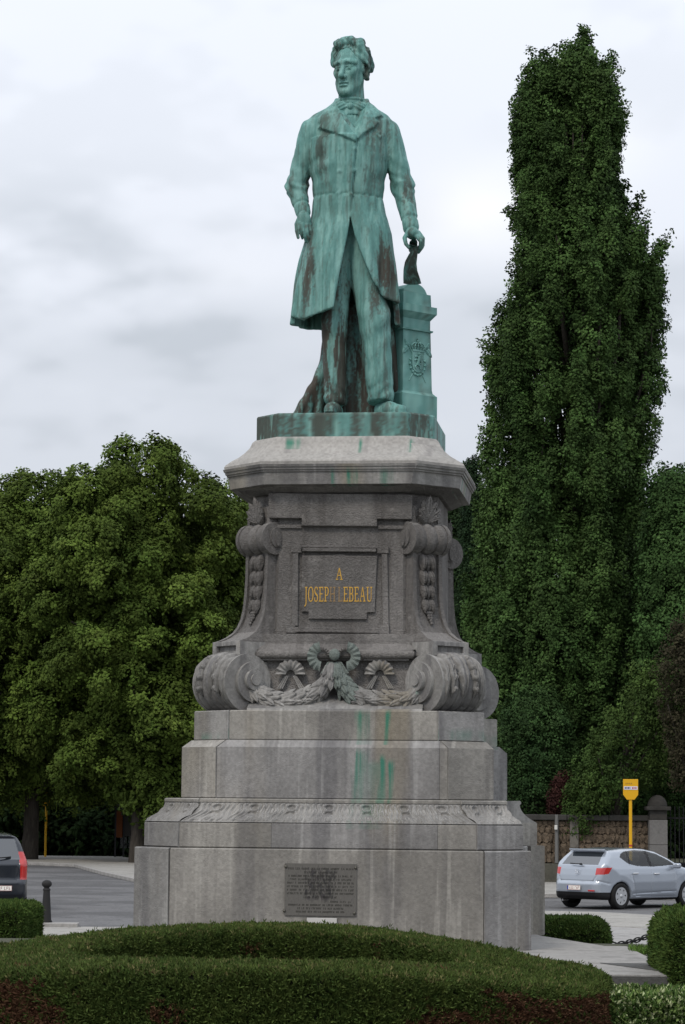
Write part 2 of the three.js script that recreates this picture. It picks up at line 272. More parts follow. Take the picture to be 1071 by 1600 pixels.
// volute stage and shaft --------------------------------------------------------------------------------
const yV = Yp(1110, 1.6), yT = Yp(1030, 1.25), yS = Yp(991, 1.12), yTop = Yp(766, 1.1);
const octo = (a, R) => [[a, R], [R, a], [R, -a], [a, -R], [-a, -R], [-R, -a], [-R, a], [-a, R]];
mesh('lower_core', loft([[yV, octo(0.95, 1.22)], [yS, octo(0.95, 1.20)]]), shaftStone, ped);
mesh('splayed_foot', loft([[yV, [[-0.98, 1.56], [0.98, 1.56], [0.98, 1.0], [-0.98, 1.0]]], [yV + 0.02, [[-0.98, 1.55], [0.98, 1.55], [0.98, 1.0], [-0.98, 1.0]]], [Yp(1086, 1.3), [[-0.98, 1.225], [0.98, 1.225], [0.98, 1.0], [-0.98, 1.0]]]]), baseStone, ped);
const shaftBlock = part('shaft', ped);
mesh('stone_block', loft([[yS + 0.004, octo(0.72, 1.085)], [yTop, octo(0.70, 1.07)]]), shaftStone, shaftBlock);
{ // mitred cavetto over the round bar, fillets, bar
  const x0 = L(405, 1000, 1.2).x, x1 = L(648, 1000, 1.2).x, cx = (x0 + x1) / 2, hw = (x1 - x0) / 2, rows = [];
  const yA = yS - 0.002, yB = Yp(1015, 1.3); for (let i = 0; i <= 8; i++) { const t = i / 8, k = 0.15 * (1 - Math.cos(t * Math.PI / 2)); rows.push([lerp(yA, yB, t), [[cx - hw * 0.87 - k * 0.9, 1.14 + k], [cx + hw * 0.87 + k * 0.9, 1.14 + k], [cx + hw * 0.87 + k * 0.9, 1.0], [cx - hw * 0.87 - k * 0.9, 1.0]]]); }
  mesh('cavetto', loft(rows.reverse()), shaftStone, ped);
  const bar = new THREE.CapsuleGeometry(0.052, hw * 2 - 0.06, 6, 16); bar.rotateZ(Math.PI / 2); bar.translate(cx, Yp(1022, 1.33), 1.29); mesh('round_bar', boxUV(bar), shaftStone, ped);
  mesh('fillet', boxUV(box(hw * 2 - 0.1, 0.03, 0.1, cx, Yp(1030, 1.28), 1.24)), shaftStone, ped);
}
// stepped block at the head of the shaft, framed panel, tablet
const plate = (pts, z, d, b = 0.008) => { const s = new THREE.Shape(pts.map(([px, py]) => { const p = L(px, py, z); return new THREE.Vector2(p.x, p.y); })); const g = new THREE.ExtrudeGeometry(s, { depth: d, bevelEnabled: true, bevelThickness: b, bevelSize: b, bevelSegments: 2, bevelOffset: -b }); g.translate(0, 0, z - b); return boxUV(g); };
mesh('head_block', plate([[421, 771], [645, 774], [645, 812], [590, 811.5], [590, 823], [473, 822], [473, 810.5], [421, 810]], 1.085, 0.055), shaftStone, ped);
mesh('ledge', plate([[431, 820], [472, 820.5], [472, 826], [431, 825.5]], 1.083, 0.02), shaftStone, ped);
mesh('ledge', plate([[591, 821.5], [641, 822], [641, 827.5], [591, 827]], 1.083, 0.02), shaftStone, ped);
const pf = part('panel_frame', ped);
mesh('frame_side', plate([[458, 865], [467, 865], [466, 978], [457, 978]], 1.085, 0.032, 0.005), shaftStone, pf);
mesh('frame_side', plate([[597, 866], [606, 866], [608, 979], [599, 979]], 1.085, 0.032, 0.005), shaftStone, pf);
mesh('frame_top', plate([[456, 852], [608, 854], [608, 865], [590, 865], [590, 857], [472, 856], [472, 864], [456, 864]], 1.085, 0.036, 0.005), shaftStone, pf);
mesh('frame_ledge', plate([[474, 857], [589, 858], [589, 863], [474, 862]], 1.083, 0.07, 0.005), shaftStone, pf);
mesh('frame_foot', plate([[448, 976], [462, 976], [462, 980], [595, 982], [595, 978], [609, 978], [609, 991], [448, 989]], 1.086, 0.046, 0.005), shaftStone, pf);
mesh('frame_ledge', plate([[464, 985], [593, 987], [593, 990], [464, 988]], 1.083, 0.08, 0.005), shaftStone, pf);
mesh('tablet', plate([[473, 868], [522, 868], [526, 866], [538, 866.4], [542, 868.4], [590, 869], [586, 957], [574, 957], [574, 968], [483, 967], [483, 956], [472, 956]], 1.085, 0.03, 0.005), shaftStone, ped);

// gilded letters, each its own piece
const font = await new FontLoader().loadAsync('fonts/droid/droid_serif_regular.typeface.json');
{
  const gold = std({ color: rgb(0.55, 0.33, 0.07), roughness: 0.45, metalness: 0.45 }), worn = std({ map: tex(64, 64, (u, v) => mix3([0.16, 0.14, 0.12], [0.45, 0.26, 0.06], sstep(0.44, 0.54, tfbm(u, v, 6, 3)))), roughness: 0.6, metalness: 0.2 });
  const row = part('lettering', ped);
  const line = (t, px0, px1, pyTop, pyBot) => { // narrow capitals
    const a = L(px0, pyBot, 1.118), b = L(px1, pyTop, 1.118), h = b.y - a.y, items = []; let x = 0;
    for (const c of t) { if (c === ' ') { x += 26; continue; } const sh = font.generateShapes(c, 100), g = new THREE.ExtrudeGeometry(sh, { depth: 5, bevelEnabled: false, curveSegments: 5 }); g.computeBoundingBox(); const bb = g.boundingBox; g.translate(-bb.min.x, 0, 0); items.push([g, x, c, bb.max.y]); x += bb.max.x - bb.min.x + 13; }
    const k = (b.x - a.x) / (x - 13);
    items.forEach(([g, gx, c], i) => { g.translate(gx, 0, 0); g.scale(k, h / 90, 0.0012); const rise = L(lerp(px0, px1, gx / x), pyBot, 1.118).y; g.translate(a.x, rise, 1.1145); mesh('letter', g, i === 5 || (c === 'L') ? worn : gold, row); });
  };
  line('A', 525, 536, 889, 906); line('JOSEPH LEBEAU', 476, 582, 919, 940);
}

// corner consoles on the diagonals
const lathe = (r, w, n = 40) => { const pts = []; for (let i = 0; i <= n; i++) { const s = lerp(-w, w, i / n); pts.push(new THREE.Vector2(r(s / w), s)); } const g = new THREE.LatheGeometry(pts, 40); g.rotateZ(Math.PI / 2); return g; }; // axis along x
const cyl = (r, w, x) => { const g = new THREE.CylinderGeometry(r, r, w, 36); g.rotateZ(Math.PI / 2); g.translate(x, 0, 0); return g; };
function petal(len, wid, th, { curl = 0, lobes = 0, tip = 1 } = {}) { // lies in the xy plane from y 0 to len, bulging to +z
  return grid(10, 14, (u, v) => { const s = u * 2 - 1, w = wid * Math.sin(Math.PI * Math.min(1, 0.08 + 0.92 * v) ** (0.75 * tip)) ** 0.8 * (1 + lobes * 0.22 * Math.sin(v * Math.PI * 2 * 4)); const z = th * (1 - s * s) ** 0.6 * Math.sin(Math.PI * (0.1 + 0.86 * v)) - th * 0.35 * Math.exp(-s * s * 60) + curl * v * v; return [s * w, v * len, z - 0.012 * (1 - Math.abs(Math.cos(v * 3)))]; });
}
const lv = [[870, 1.385], [900, 1.388], [930, 1.40], [950, 1.418], [965, 1.445], [978, 1.49], [988, 1.55], [996, 1.64], [1001, 1.72], [1004, 1.79]];
const yC = (py) => Yp(py, 1.1);
function console_(fx, fz, detail) { // built with the outward diagonal along +z, the width along x
  const g = part('corner_console', ped), turn = Math.atan2(fx, fz), M = (m) => { m.rotation.y = turn; return m; };
  const add = (n, geo, mat) => M(mesh(n, geo, mat, g));
  const rect = (y, D, w, r = 0) => [y, [[-w, D], [w, D], [w, 0.7], [-w, 0.7]]];
  const wS = 0.215, rows = [], ledgeR = [], ledgeL = [];
  for (const [py, D] of [...lv].reverse()) { rows.push(rect(yC(py), D - 0.035, wS + (D - 1.385) * 0.09 - 0.03)); for (const [l, s] of [[ledgeL, -1], [ledgeR, 1]]) { const w = wS + (D - 1.385) * 0.09; l.push([yC(py), s < 0 ? [[-w, D], [-w + 0.05, D], [-w + 0.05, 0.75], [-w, 0.75]] : [[w - 0.05, D], [w, D], [w, 0.75], [w - 0.05, 0.75]]]); } }
  const top = yC(790); rows.push(rect(top, 1.34, wS - 0.03)); ledgeL.push([top, [[-wS, 1.36], [-wS + 0.05, 1.36], [-wS + 0.05, 0.75], [-wS, 0.75]]]); ledgeR.push([top, [[wS - 0.05, 1.36], [wS, 1.36], [wS, 0.75], [wS - 0.05, 0.75]]]);
  add('console_face', loft(rows, 0.5), shaftStone); add('console_edge', loft(ledgeL, 0.5), shaftStone); add('console_edge', loft(ledgeR, 0.5), shaftStone);
  // pale foot block with a sunk panel
  const yf0 = yC(1026), yf1 = yC(1004.5), wf = 0.262, hh = yf1 - yf0;
  const fr = new THREE.Shape([[-wf, 0], [wf, 0], [wf, hh], [-wf, hh]].map((p) => new THREE.Vector2(...p))); fr.holes.push(new THREE.Path([[-wf + 0.07, hh * 0.22], [-wf + 0.07, hh * 0.72], [wf - 0.07, hh * 0.72], [wf - 0.07, hh * 0.22]].map((p) => new THREE.Vector2(...p))));
  const fg = new THREE.ExtrudeGeometry(fr, { depth: 0.05, bevelEnabled: true, bevelSize: 0.004, bevelThickness: 0.004, bevelSegments: 1 }); fg.translate(0, yf0, 1.745); add('console_foot', boxUV(merge([fg, box(wf * 2, hh, 1.0, 0, yf0 + hh / 2, 1.25)])), baseStone);
  // great volute below
  const yc = Yp(1067, 1.5), R = 0.325, w = 0.30, D = 1.71;
  const flute = (s) => R * (0.89 + 0.10 * Math.abs(Math.cos(s * Math.PI * 2.5)) ** 0.6 - 0.05 * (Math.abs(s) > 0.9 ? 1 : 0));
  const vol = lathe(flute, w, 60); vol.translate(0, yc, D); add('volute_roll', boxUV(merge([vol, box(w * 1.9, R * 1.5, 0.7, 0, yc, D - 0.45)])), baseStone);
  for (const s of [1, -1]) { const e = [cyl(R, 0.05, s * (w - 0.012)), xf(cyl(R * 0.70, 0.09, s * (w + 0.012)), { p: [0, 0.012, -0.05] }), xf(cyl(R * 0.60, 0.02, s * (w + 0.05)), { p: [0, 0.012, -0.05] }), xf(cyl(R * 0.36, 0.16, s * (w + 0.03)), { p: [0, 0.03, -0.03] }), xf(cyl(R * 0.2, 0.04, s * (w + 0.11)), { p: [0, 0.035, -0.03] })]; add('volute_eye', boxUV(xf(merge(e), { p: [0, yc, D] })), baseStone); }
  if (detail) { // acanthus over the roll: a middle leaf and pairs of curled lobes
    const wrap = (gg, a0, sx) => { const p = gg.attributes.position; for (let i = 0; i < p.count; i++) { const a = a0 - p.getY(i) / R, r = R * 0.985 + p.getZ(i) * 2.1; p.setXYZ(i, p.getX(i) + sx, yc + Math.sin(a) * r, D + Math.cos(a) * r); } gg.computeVertexNormals(); return gg; };
    const lob = [wrap(petal(0.66, 0.10, 0.045, { lobes: 1.1 }), 1.5, 0)];
    for (const s of [-1, 1]) { lob.push(wrap(petal(0.60, 0.062, 0.04, { lobes: 1.3 }), 1.35, s * 0.165)); lob.push(wrap(petal(0.5, 0.045, 0.03, { lobes: 1.3 }), 1.0, s * 0.245));
      for (let k = 0; k < 4; k++) { const q = petal(0.12 - k * 0.008, 0.034, 0.045); q.rotateZ(-s * (0.7 - k * 0.1)); lob.push(wrap(q, 1.0 - k * 0.36, s * (0.105 + 0.012 * k))); } }
    add('acanthus', boxUV(merge(lob)), baseStone);
  }
  // small scroll above
  const ys = Yp(838, 1.3), r2 = 0.185, w2 = 0.245, D2 = 1.315;
  const roll = lathe((s) => r2 * (0.74 + 0.25 * Math.abs(Math.cos(s * Math.PI * 1.5)) ** 0.5), w2, 50); roll.scale(1, 1, 1); xf(roll, { p: [0, ys, D2] });
  add('scroll_roll', boxUV(merge([roll, box(w2 * 1.9, r2 * 1.6, 0.4, 0, ys, D2 - 0.25)])), shaftStone);
  for (const s of [1, -1]) add('scroll_eye', boxUV(xf(merge([cyl(r2, 0.05, s * (w2 - 0.01)), xf(cyl(r2 * 0.62, 0.03, s * (w2 + 0.02)), { p: [0, 0.012, -0.02], s: [1, 1.0, 0.85] }), xf(cyl(r2 * 0.26, 0.03, s * (w2 + 0.036)), { p: [0, -0.005, -0.02], s: [1, 1.8, 0.8] })]), { p: [0, ys, D2] })), shaftStone);
  if (detail) {
    const fan = []; for (const [a, l, wd] of [[0, 0.30, 0.07], [0.42, 0.26, 0.06], [-0.42, 0.26, 0.06], [0.85, 0.21, 0.052], [-0.85, 0.21, 0.052], [1.25, 0.17, 0.04], [-1.25, 0.17, 0.04]]) { const q = petal(l, wd, 0.05, { lobes: 0.9, curl: 0.06 }); q.rotateZ(-a); q.translate(0, yC(814), D2 + 0.04 + 0.02 * Math.cos(a)); fan.push(q); }
    add('acanthus', boxUV(merge(fan)), shaftStone);
    const drop = (py, s) => { const l = []; for (const [a, dx, dz] of [[0.16, 0.045, 0.0], [-0.16, -0.045, 0.0], [0, 0, -0.03]]) { const q = petal(0.19 * s, 0.05 * s, 0.075 * s, { curl: 0.03, tip: 0.8 }); q.rotateZ(Math.PI + a); q.translate(dx * s, yC(py), 0); const D = table(lv, py + 12)[0]; q.rotateX(0); q.translate(0, 0, D - 0.022 + dz * 0.5); l.push(q); } return l; };
    for (const [py, s] of [[866, 1.05], [890, 1.0], [913, 0.92], [936, 0.85]]) add('bell_flower', boxUV(merge(drop(py, s))), shaftStone);
    const gr = []; for (const [x, y] of [[-1, 0], [0, 0], [1, 0], [-0.5, 1], [0.5, 1], [-0.5, 2], [0.5, 2], [0, 3], [0, 4]]) { const s = new THREE.SphereGeometry(0.021, 8, 6), py = 957 + y * 4.2; s.translate(x * 0.032, yC(py), table(lv, py)[0] - 0.01); gr.push(s); } add('grape_bunch', boxUV(merge(gr)), shaftStone);
  }
}
console_(-1, 1, true); console_(1, 1, true); console_(1, -1, true); console_(-1, -1, false);

// bow, ribbon fans and the two garlands
const bronzeStain = std({ color: rgb(0.155, 0.18, 0.165), bumpMap: pits, bumpScale: 0.006 });
function fan(px, py, z, r0, r1, a0, a1, n, th = 0.03) { const c = L(px, py, z); return grid(n * 8, 6, (u, v) => { const a = lerp(a0, a1, u), r = lerp(r0, r1, v), pl = Math.abs(((u * n) % 1) - 0.5) * 2; return [c.x + Math.cos(a) * r * (1 + 0.03 * pl), c.y + Math.sin(a) * r * (1 + 0.03 * pl), z + th * (0.35 + 0.65 * Math.sin(v * Math.PI * 0.86 + 0.3)) * 1.5 + pl * th * 0.8 * v]; }, 0.7); }
{
  const bow = part('ribbon_bow', ped), zb = 1.34;
  mesh('loop', boxUV(fan(504, 1026, zb, 0.056, 0.165, 1.75, 4.6, 7)), bronzeStain, bow); mesh('loop', boxUV(fan(541, 1026, zb, 0.056, 0.165, 1.4, -1.45, 7)), bronzeStain, bow);
  mesh('loop_top', boxUV(fan(504, 1026, zb - 0.01, 0.055, 0.10, 1.75, 0.2, 5)), shaftStone, bow); mesh('loop_top', boxUV(fan(541, 1026, zb - 0.01, 0.055, 0.10, 1.4, 2.95, 5)), shaftStone, bow);
  const k = new THREE.SphereGeometry(0.062, 16, 12), c = L(523, 1023, zb + 0.06); k.scale(1, 1.1, 0.8); k.translate(c.x, c.y, c.z); mesh('knot', boxUV(k), bronzeStain, bow);
  for (const [a, b] of [[517, 510], [529, 537]]) { const p = L(a, 1034, zb + 0.04), q = L(b, 1052, zb + 0.04); mesh('tail', boxUV(grid(8, 8, (u, v) => [lerp(p.x, q.x, v) + (u - 0.5) * lerp(0.07, 0.13, v), lerp(p.y, q.y, v), zb + 0.035 + 0.02 * Math.abs(Math.sin(u * 9))])), bronzeStain, bow); }
  for (const px of [455, 594]) { const f = part('ribbon_fan', ped); mesh('pleats', boxUV(fan(px, 1054, 1.235, 0.05, 0.165, 3.14, 0.0, 8, 0.045)), baseStone, f); for (const s of [-1, 1]) { const p = L(px + s * 6, 1056, 1.24), q = L(px + s * 17, 1076, 1.24); mesh('tail', boxUV(grid(10, 6, (u, v) => [lerp(p.x, q.x, v) + (u - 0.5) * lerp(0.05, 0.075, v), lerp(p.y, q.y, v), 1.25 + 0.02 * Math.abs(Math.sin(u * 9))])), baseStone, f); } }
  const R = rng(5);
  const garland = (pts, gs) => {
    const g = part('leaf_garland', ped), cv = new THREE.CatmullRomCurve3(pts.map(([x, y, z]) => L(x, y, z)));
    const body = tube(cv.getPoints(12), 0.042, 40, 8); mesh('stem', boxUV(body), baseStone, g);
    const n = 12, fr = new V3(0, 0, 1);
    for (let i = 0; i < n; i++) {
      const t = (i + 0.5) / n, c = cv.getPointAt(t), T = cv.getTangentAt(t), thick = 0.034 + 0.04 * Math.sin(Math.PI * clamp(t * 1.1)), l = [];
      if (t > 0.55) T.negate();
      for (const a of [-1.25, -0.55, 0.1, 0.75, 1.4]) { const q = petal(0.19 + 0.05 * R(), 0.058, 0.042, { curl: 0.03, lobes: 0.5 }); const up = new V3().crossVectors(T, fr).normalize(), out = fr.clone().multiplyScalar(Math.cos(a)).addScaledVector(up, Math.sin(a)); const dir = T.clone().addScaledVector(out, 0.22 + 0.1 * R()).addScaledVector(up, (R() - 0.5) * 0.4).normalize(), side = new V3().crossVectors(dir, out).normalize(), o2 = new V3().crossVectors(side, dir); q.applyMatrix4(new THREE.Matrix4().makeBasis(side, dir, o2).setPosition(c.clone().addScaledVector(out, thick * 0.85).addScaledVector(T, -0.07))); l.push(q); }
      mesh('leaf_spray', boxUV(merge(l)), t > gs[0] && t < gs[1] ? bronzeStain : baseStone, g);
    }
    return g;
  };
  garland([[391, 1073, 1.40], [404, 1085, 1.38], [425, 1095, 1.38], [452, 1098, 1.36], [482, 1092, 1.34], [503, 1077, 1.34], [515, 1056, 1.34], [520, 1038, 1.34]], [2, 3]);
  garland([[656, 1077, 1.40], [644, 1088, 1.38], [622, 1097, 1.38], [595, 1099, 1.36], [564, 1094, 1.34], [543, 1078, 1.34], [531, 1058, 1.34], [526, 1038, 1.34]], [0.7, 1]);
}

// cornice: wash, fascia bands, bed mouldings
{
  const c = part('cornice', ped), A = (R) => R - 0.5;
  const yc = (py) => Yp(py, 1.38), ring = (py, R, y) => [y ?? yc(py), octo(Math.max(A(R), R * 0.6), R)];
  mesh('wash', loft([ring(724, 1.385), ring(720, 1.388), ring(717, 1.375), ...[[0.15, 1.29], [0.3, 1.22], [0.5, 1.155], [0.7, 1.105], [0.9, 1.08], [1, 1.05]].map(([t, R]) => [lerp(yc(717), Yp(681, 1.08), t), octo(R * 0.715, R)])]), washStone, c);
  mesh('fascia', loft([ring(755, 1.325), ring(736, 1.345), ring(735.5, 1.36), ring(733, 1.362), ring(732.5, 1.375), ring(729, 1.38), ring(728.5, 1.39), ring(724.5, 1.4), ring(724, 1.385)]), baseStone, c);
  const y755 = yc(755); const bed = [[0, 1.30], [0.0, 1.24], [0.25, 1.225], [0.5, 1.19], [0.75, 1.15], [1, 1.115]];
  mesh('bed_moulding', loft(bed.map(([t, R]) => [lerp(y755 + 0.002, yTop - 0.03, t), octo(R * 0.66, R)]).reverse()), shaftStone, c);
}
// plaque with four studs, and the strip under it
{
  const cv = document.createElement('canvas'); cv.width = 512; cv.height = 400; const x = cv.getContext('2d');
  x.fillStyle = '#5b5955'; x.fillRect(0, 0, 512, 400); const R = rng(21);
  for (let i = 0; i < 900; i++) { const px = R() * 512, py = R() * 400; x.fillStyle = `rgba(${R() < 0.5 ? '30,28,30' : '120,116,108'},${0.05 + 0.1 * R()})`; x.fillRect(px, py, 2 + R() * 5, 3 + R() * 26); }
  for (let i = 0; i < 420; i++) { x.fillStyle = `rgba(18,17,20,${0.08 + 0.1 * R()})`; x.fillRect(140 + R() * 215, 28 + R() * 235, 4 + R() * 12, 12 + R() * 34); }
  x.fillStyle = '#15140f'; x.font = 'bold 21px serif'; x.textAlign = 'center';
  // only a few words can be read; the rest is worn to strokes
  const rows = [['TOUS LES ..... QUE LA ..... ...... LA .....', 48, 470], ['..... .. ...... .. ..', 76, 240], ['. ........ ... ........ ... ... .. . LA ..... ..', 104, 460], ['.... ........ .. .. . ..... .. ......', 130, 440], ['..... . ........ ... .. ...... .. . ... .. .. ..', 157, 480], ['.. ..... .. ..... ..... .. ..... . .. .... ...', 184, 480], ['. ..... .. . .. ..... ... ...... .... .. ....', 211, 480], ['........ .. ....... ..... ...... .. ..........', 238, 480], ['..... . ... ........ ..', 266, 240], ['..... .... ..', 300, 150, 400], ['......... .. .. ........ .. ..... ..... .......', 326, 460], ['.. .. ... ....... .. ... .......', 352, 330], ['....... ... ..... ........ .. ...', 378, 350]];
  for (const [t, y, w, cx] of rows) { const step = w / t.length, x0 = (cx ?? 256) - w / 2; [...t].forEach((c, i) => { if (c === ' ') return; const px = x0 + i * step; if (c !== '.') { x.fillText(c, px + step / 2, y, step * 1.1); return; } x.fillRect(px + 1, y - 15, 2.5, 15); if (R() < 0.7) x.fillRect(px + step * 0.62, y - 15, 2, 15); x.fillRect(px + 1, y - (R() < 0.5 ? 15 : R() < 0.5 ? 8 : 2.5), step * 0.65, 2.5); }); }
  const t = new THREE.CanvasTexture(cv); t.colorSpace = THREE.SRGBColorSpace;
  const z = 2.178, a = L(445, 1430, z), b = L(558, 1350, z), p = part('plaque', ped), w = b.x - a.x, h = b.y - a.y, cx = (a.x + b.x) / 2, cy = (a.y + b.y) / 2;
  const slab = box(w, h, 0.018, cx, cy, z + 0.009); mesh('plate', slab, [0, 1, 2, 3, 5].reduce((m, i) => { m[i] = baseStone; return m; }, [0, 0, 0, 0, std({ map: t, roughness: 0.6 }), 0]), p);
  const sm = std({ color: rgb(0.11, 0.105, 0.09), metalness: 0.7, roughness: 0.4 });
  for (const [px, py] of [[447, 1354], [556, 1356], [444.5, 1423], [554, 1427]]) { const s = new THREE.SphereGeometry(0.017, 12, 8), q = L(px, py, z + 0.02); s.translate(q.x, q.y, q.z); mesh('stud', s, sm, p); }
  const q0 = L(480, 1444, z), q1 = L(527, 1434.5, z); mesh('label_strip', box(q1.x - q0.x, q1.y - q0.y, 0.02, (q0.x + q1.x) / 2, (q0.y + q1.y) / 2, z + 0.012, 0.004), std({ color: rgb(0.45, 0.44, 0.42) }), p);
}
// ------------------------------------------------------------------ bronze statue
// modelled in photo pixels: x right and y up from (545, 642), z towards the viewer; then scaled to metres
const SX = 0.00744, BZ = 0.6, BX = W(545, 642, 29.25).x, BY = Yp(645, 1.03), SYY = (W(545, 55, 29.25).y - BY) / 587;
const statue = thing('bronze_statue', 'green bronze man in a long frock coat standing beside a short pillar atop the pedestal', 'statue', [BX, BY, BZ]);
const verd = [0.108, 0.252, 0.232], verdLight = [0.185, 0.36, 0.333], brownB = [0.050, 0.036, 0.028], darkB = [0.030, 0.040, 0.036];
const brownAndShadeSpots = [[-72, 345, 18, 34, 0.45], [86, 335, 18, 40, 0.55], [58, 225, 20, 55, 0.95], [-66, 215, 16, 75, 0.75], [40, 175, 20, 34, 0.6], [-40, 395, 22, 40, 0.2], [40, 430, 40, 28, 0.3], [-25, 20, 40, 40, 0.55], [-2, 200, 14, 80, 0.6], [-75, 30, 40, 70, 0.4], [26, 555, 14, 30, 0.35], [78, 158, 14, 26, 0.9], [60, 40, 12, 60, 0.2]];  // brown patches of the bronze; the one beside the right leg is painted shade
function patina(x, y, z, more = 0) {  // more adds brown; on legs and cloak it also stands in for shade
  const st = fbm(x * 0.085 + 3, y * 0.011, z * 0.085, 4), st2 = fbm(x * 0.22, y * 0.022 + 4, z * 0.22, 3), bl = fbm(x * 0.02 + 9, y * 0.016, z * 0.02, 4), fine = fbm(x * 0.5, y * 0.3, z * 0.5, 2);
  let c = mix3(verd, verdLight, sstep(0.42, 0.66, st2) * 0.85); c = mix3(c, [0.070, 0.158, 0.138], sstep(0.47, 0.70, bl * 0.6 + st * 0.4) * 0.8);
  let b = more; for (const [a, e, w, h, k] of brownAndShadeSpots) b = Math.max(b, k * Math.exp(-(((x - a) / w) ** 2) - ((y - e) / h) ** 2));
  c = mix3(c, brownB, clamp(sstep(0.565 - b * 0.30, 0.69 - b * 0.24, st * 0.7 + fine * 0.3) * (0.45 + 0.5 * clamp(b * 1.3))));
  c = mix3(c, darkB, sstep(0.63, 0.72, st2 * 0.6 + st * 0.4) * 0.5);
  const s3 = fbm(x * 0.42 + 5, y * 0.022, z * 0.42, 3); c = mix3(c, [0.075, 0.105, 0.088], sstep(0.53, 0.70, s3 * 0.7 + bl * 0.3) * 0.5); c = mix3(c, [0.21, 0.40, 0.355], sstep(0.60, 0.75, fbm(x * 0.3 + 40, y * 0.03, z * 0.3, 3)) * 0.5);
  const k = 0.82 + 0.36 * fine; return [c[0] * k, c[1] * k, c[2] * k];
}
const bronze = std({ vertexColors: true, roughness: 0.62, bumpMap: null });
const fig = (name, g, parent = statue) => { g.scale(SX, SYY, SX); g.computeVertexNormals(); return mesh(name, g, bronze, parent); };
const X = (px) => px - 545, Y = (py) => 642 - py;

// ---- frock coat: torso, sleeves, hollow skirt with open front
const body = [[150, 523, 567, 20, -4], [165, 504, 587, 25, -3], [175, 485, 604, 30, -2], [186, 474, 613, 35, -1], [200, 478, 610, 39, 0], [230, 480, 607, 43, 2], [260, 483, 602, 42, 3], [290, 488, 598, 38, 3], [305, 489, 597, 37, 3], [330, 485, 602, 40, 2], [360, 477, 611, 45, 2], [400, 467, 617, 51, 0], [440, 461, 622, 55, -2], [470, 457, 625, 57, -3], [505, 453, 628, 59, -4]];
const oL = [[338, 545], [352, 544], [370, 541], [400, 535], [430, 529], [460, 524], [486, 520], [510, 518]], oR = [[338, 545], [352, 547.5], [370, 552], [400, 563], [440, 581], [463, 597], [475, 612], [482, 640], [510, 660]];
const hemF = [[440, 493], [455, 489], [476, 497.5], [498, 489], [521, 483], [540, 483], [590, 458], [598, 463], [625, 470], [640, 472]];
const lapL = [[521, 158], [508, 168], [499, 180], [494, 191], [497, 197], [493, 203], [516, 212], [553, 228], [556, 221], [543, 205], [532, 187], [525, 168]], lapR = [[571, 154], [582, 162], [590, 172], [596, 181], [583, 187], [589, 193], [582, 203], [566, 213], [556, 224], [553, 217], [560, 195], [567, 170]];
const shirtV = [[527, 150], [565, 150], [563, 172], [552, 207], [541, 190], [530, 172]];
const lpL = lapL.map(([a, b]) => [X(a), Y(b)]), lpR = lapR.map(([a, b]) => [X(a), Y(b)]), svP = shirtV.map(([a, b]) => [X(a), Y(b)]);
function torsoAt(x, y, z) {
  const py = 642 - y, [l, r, az, cz] = table(body, py), cx = X((l + r) / 2), ax = (r - l) / 2, px = x - cx, pz = z - cz;
  const k0 = Math.hypot(px / ax, pz / az), k1 = Math.hypot(px / (ax * ax), pz / (az * az)); let d = k1 < 1e-6 ? -az : k0 * (k0 - 1) / k1;
  if (d > 25 || d < -25) return d;
  const th = Math.atan2(px, pz), sk = sstep(325, 470, py);
  d -= sk * (3.6 * Math.sin(th * 11 + 0.6 * Math.sin(py * 0.02)) + 1.8 * Math.sin(th * 23 + 1 + 2 * Math.sin(py * 0.03))) + (1 - sk) * 0.5 * Math.sin(th * 9 + py * 0.05);
  d += sk * 3.5 * Math.exp(-(((x + 52 + (py - 330) * 0.03) / 2.2) ** 2));                       // side seam left
  d += 1.2 * Math.exp(-(((py - 306 - 0.02 * (x)) / 1.7) ** 2));                                   // waist seam
  if (py > 306 && py < 350) d -= 0.9 * Math.sin(x * 0.55) * sstep(350, 315, py) * (pz > 0 ? 1 : 0); // gathers
  d += 0.9 * Math.sin(py * 0.22 + x * 0.06) * sstep(240, 255, py) * sstep(300, 285, py) * sstep(20, 45, Math.abs(x - 3)); // drag folds at the waist
  d += 1.1 * Math.sin(x * 0.16 + py * 0.11) * sstep(200, 225, py) * sstep(270, 250, py) * sstep(28, 50, Math.abs(x - 2));
  if (pz > 0) {
    if (py > 150 && py < 235) { d -= 5.2 * sstep(1.2, -1.2, poly2(x, y, lpL)) + 5.2 * sstep(1.2, -1.2, poly2(x, y, lpR)); d += 7 * sstep(1, -3, poly2(x, y, svP)); }
    if (py > 215 && py < 345) { const e = X(lerp(554, 546, (py - 222) / 115)); const fo = sstep(345, 310, py); d -= 2.6 * fo * sstep(1, -1, x - e); d += 3.0 * fo * Math.exp(-(((x - e - 0.5) / 1.3) ** 2)); }
    d += 1.3 * Math.exp(-(((x - X(505)) / 8) ** 2) - (((y - Y(214)) / 8) ** 2)) * Math.sin(x * 1.3) * Math.cos(y * 1.2); // small ornament on the chest
    d -= 2.2 * Math.exp(-((Math.hypot(x - X(590), y - Y(212)) - 4) ** 2) / 6) + 1.3 * Math.exp(-(((x - X(572)) / 12) ** 2) - (((y - Y(216)) / 6) ** 2)) * (0.5 + 0.5 * Math.sin(x * 1.1 + y));
  }
  return d;
}
const buttons = [[528, 240], [550, 238], [528, 272], [549, 271], [526, 306], [545.5, 307]].map(([px, py]) => { const [l, r, az, cz] = table(body, py), x = X(px), ax = (r - l) / 2, k = (x - X((l + r) / 2)) / ax; return [x, Y(py), cz + az * Math.sqrt(1 - k * k) + 1]; });
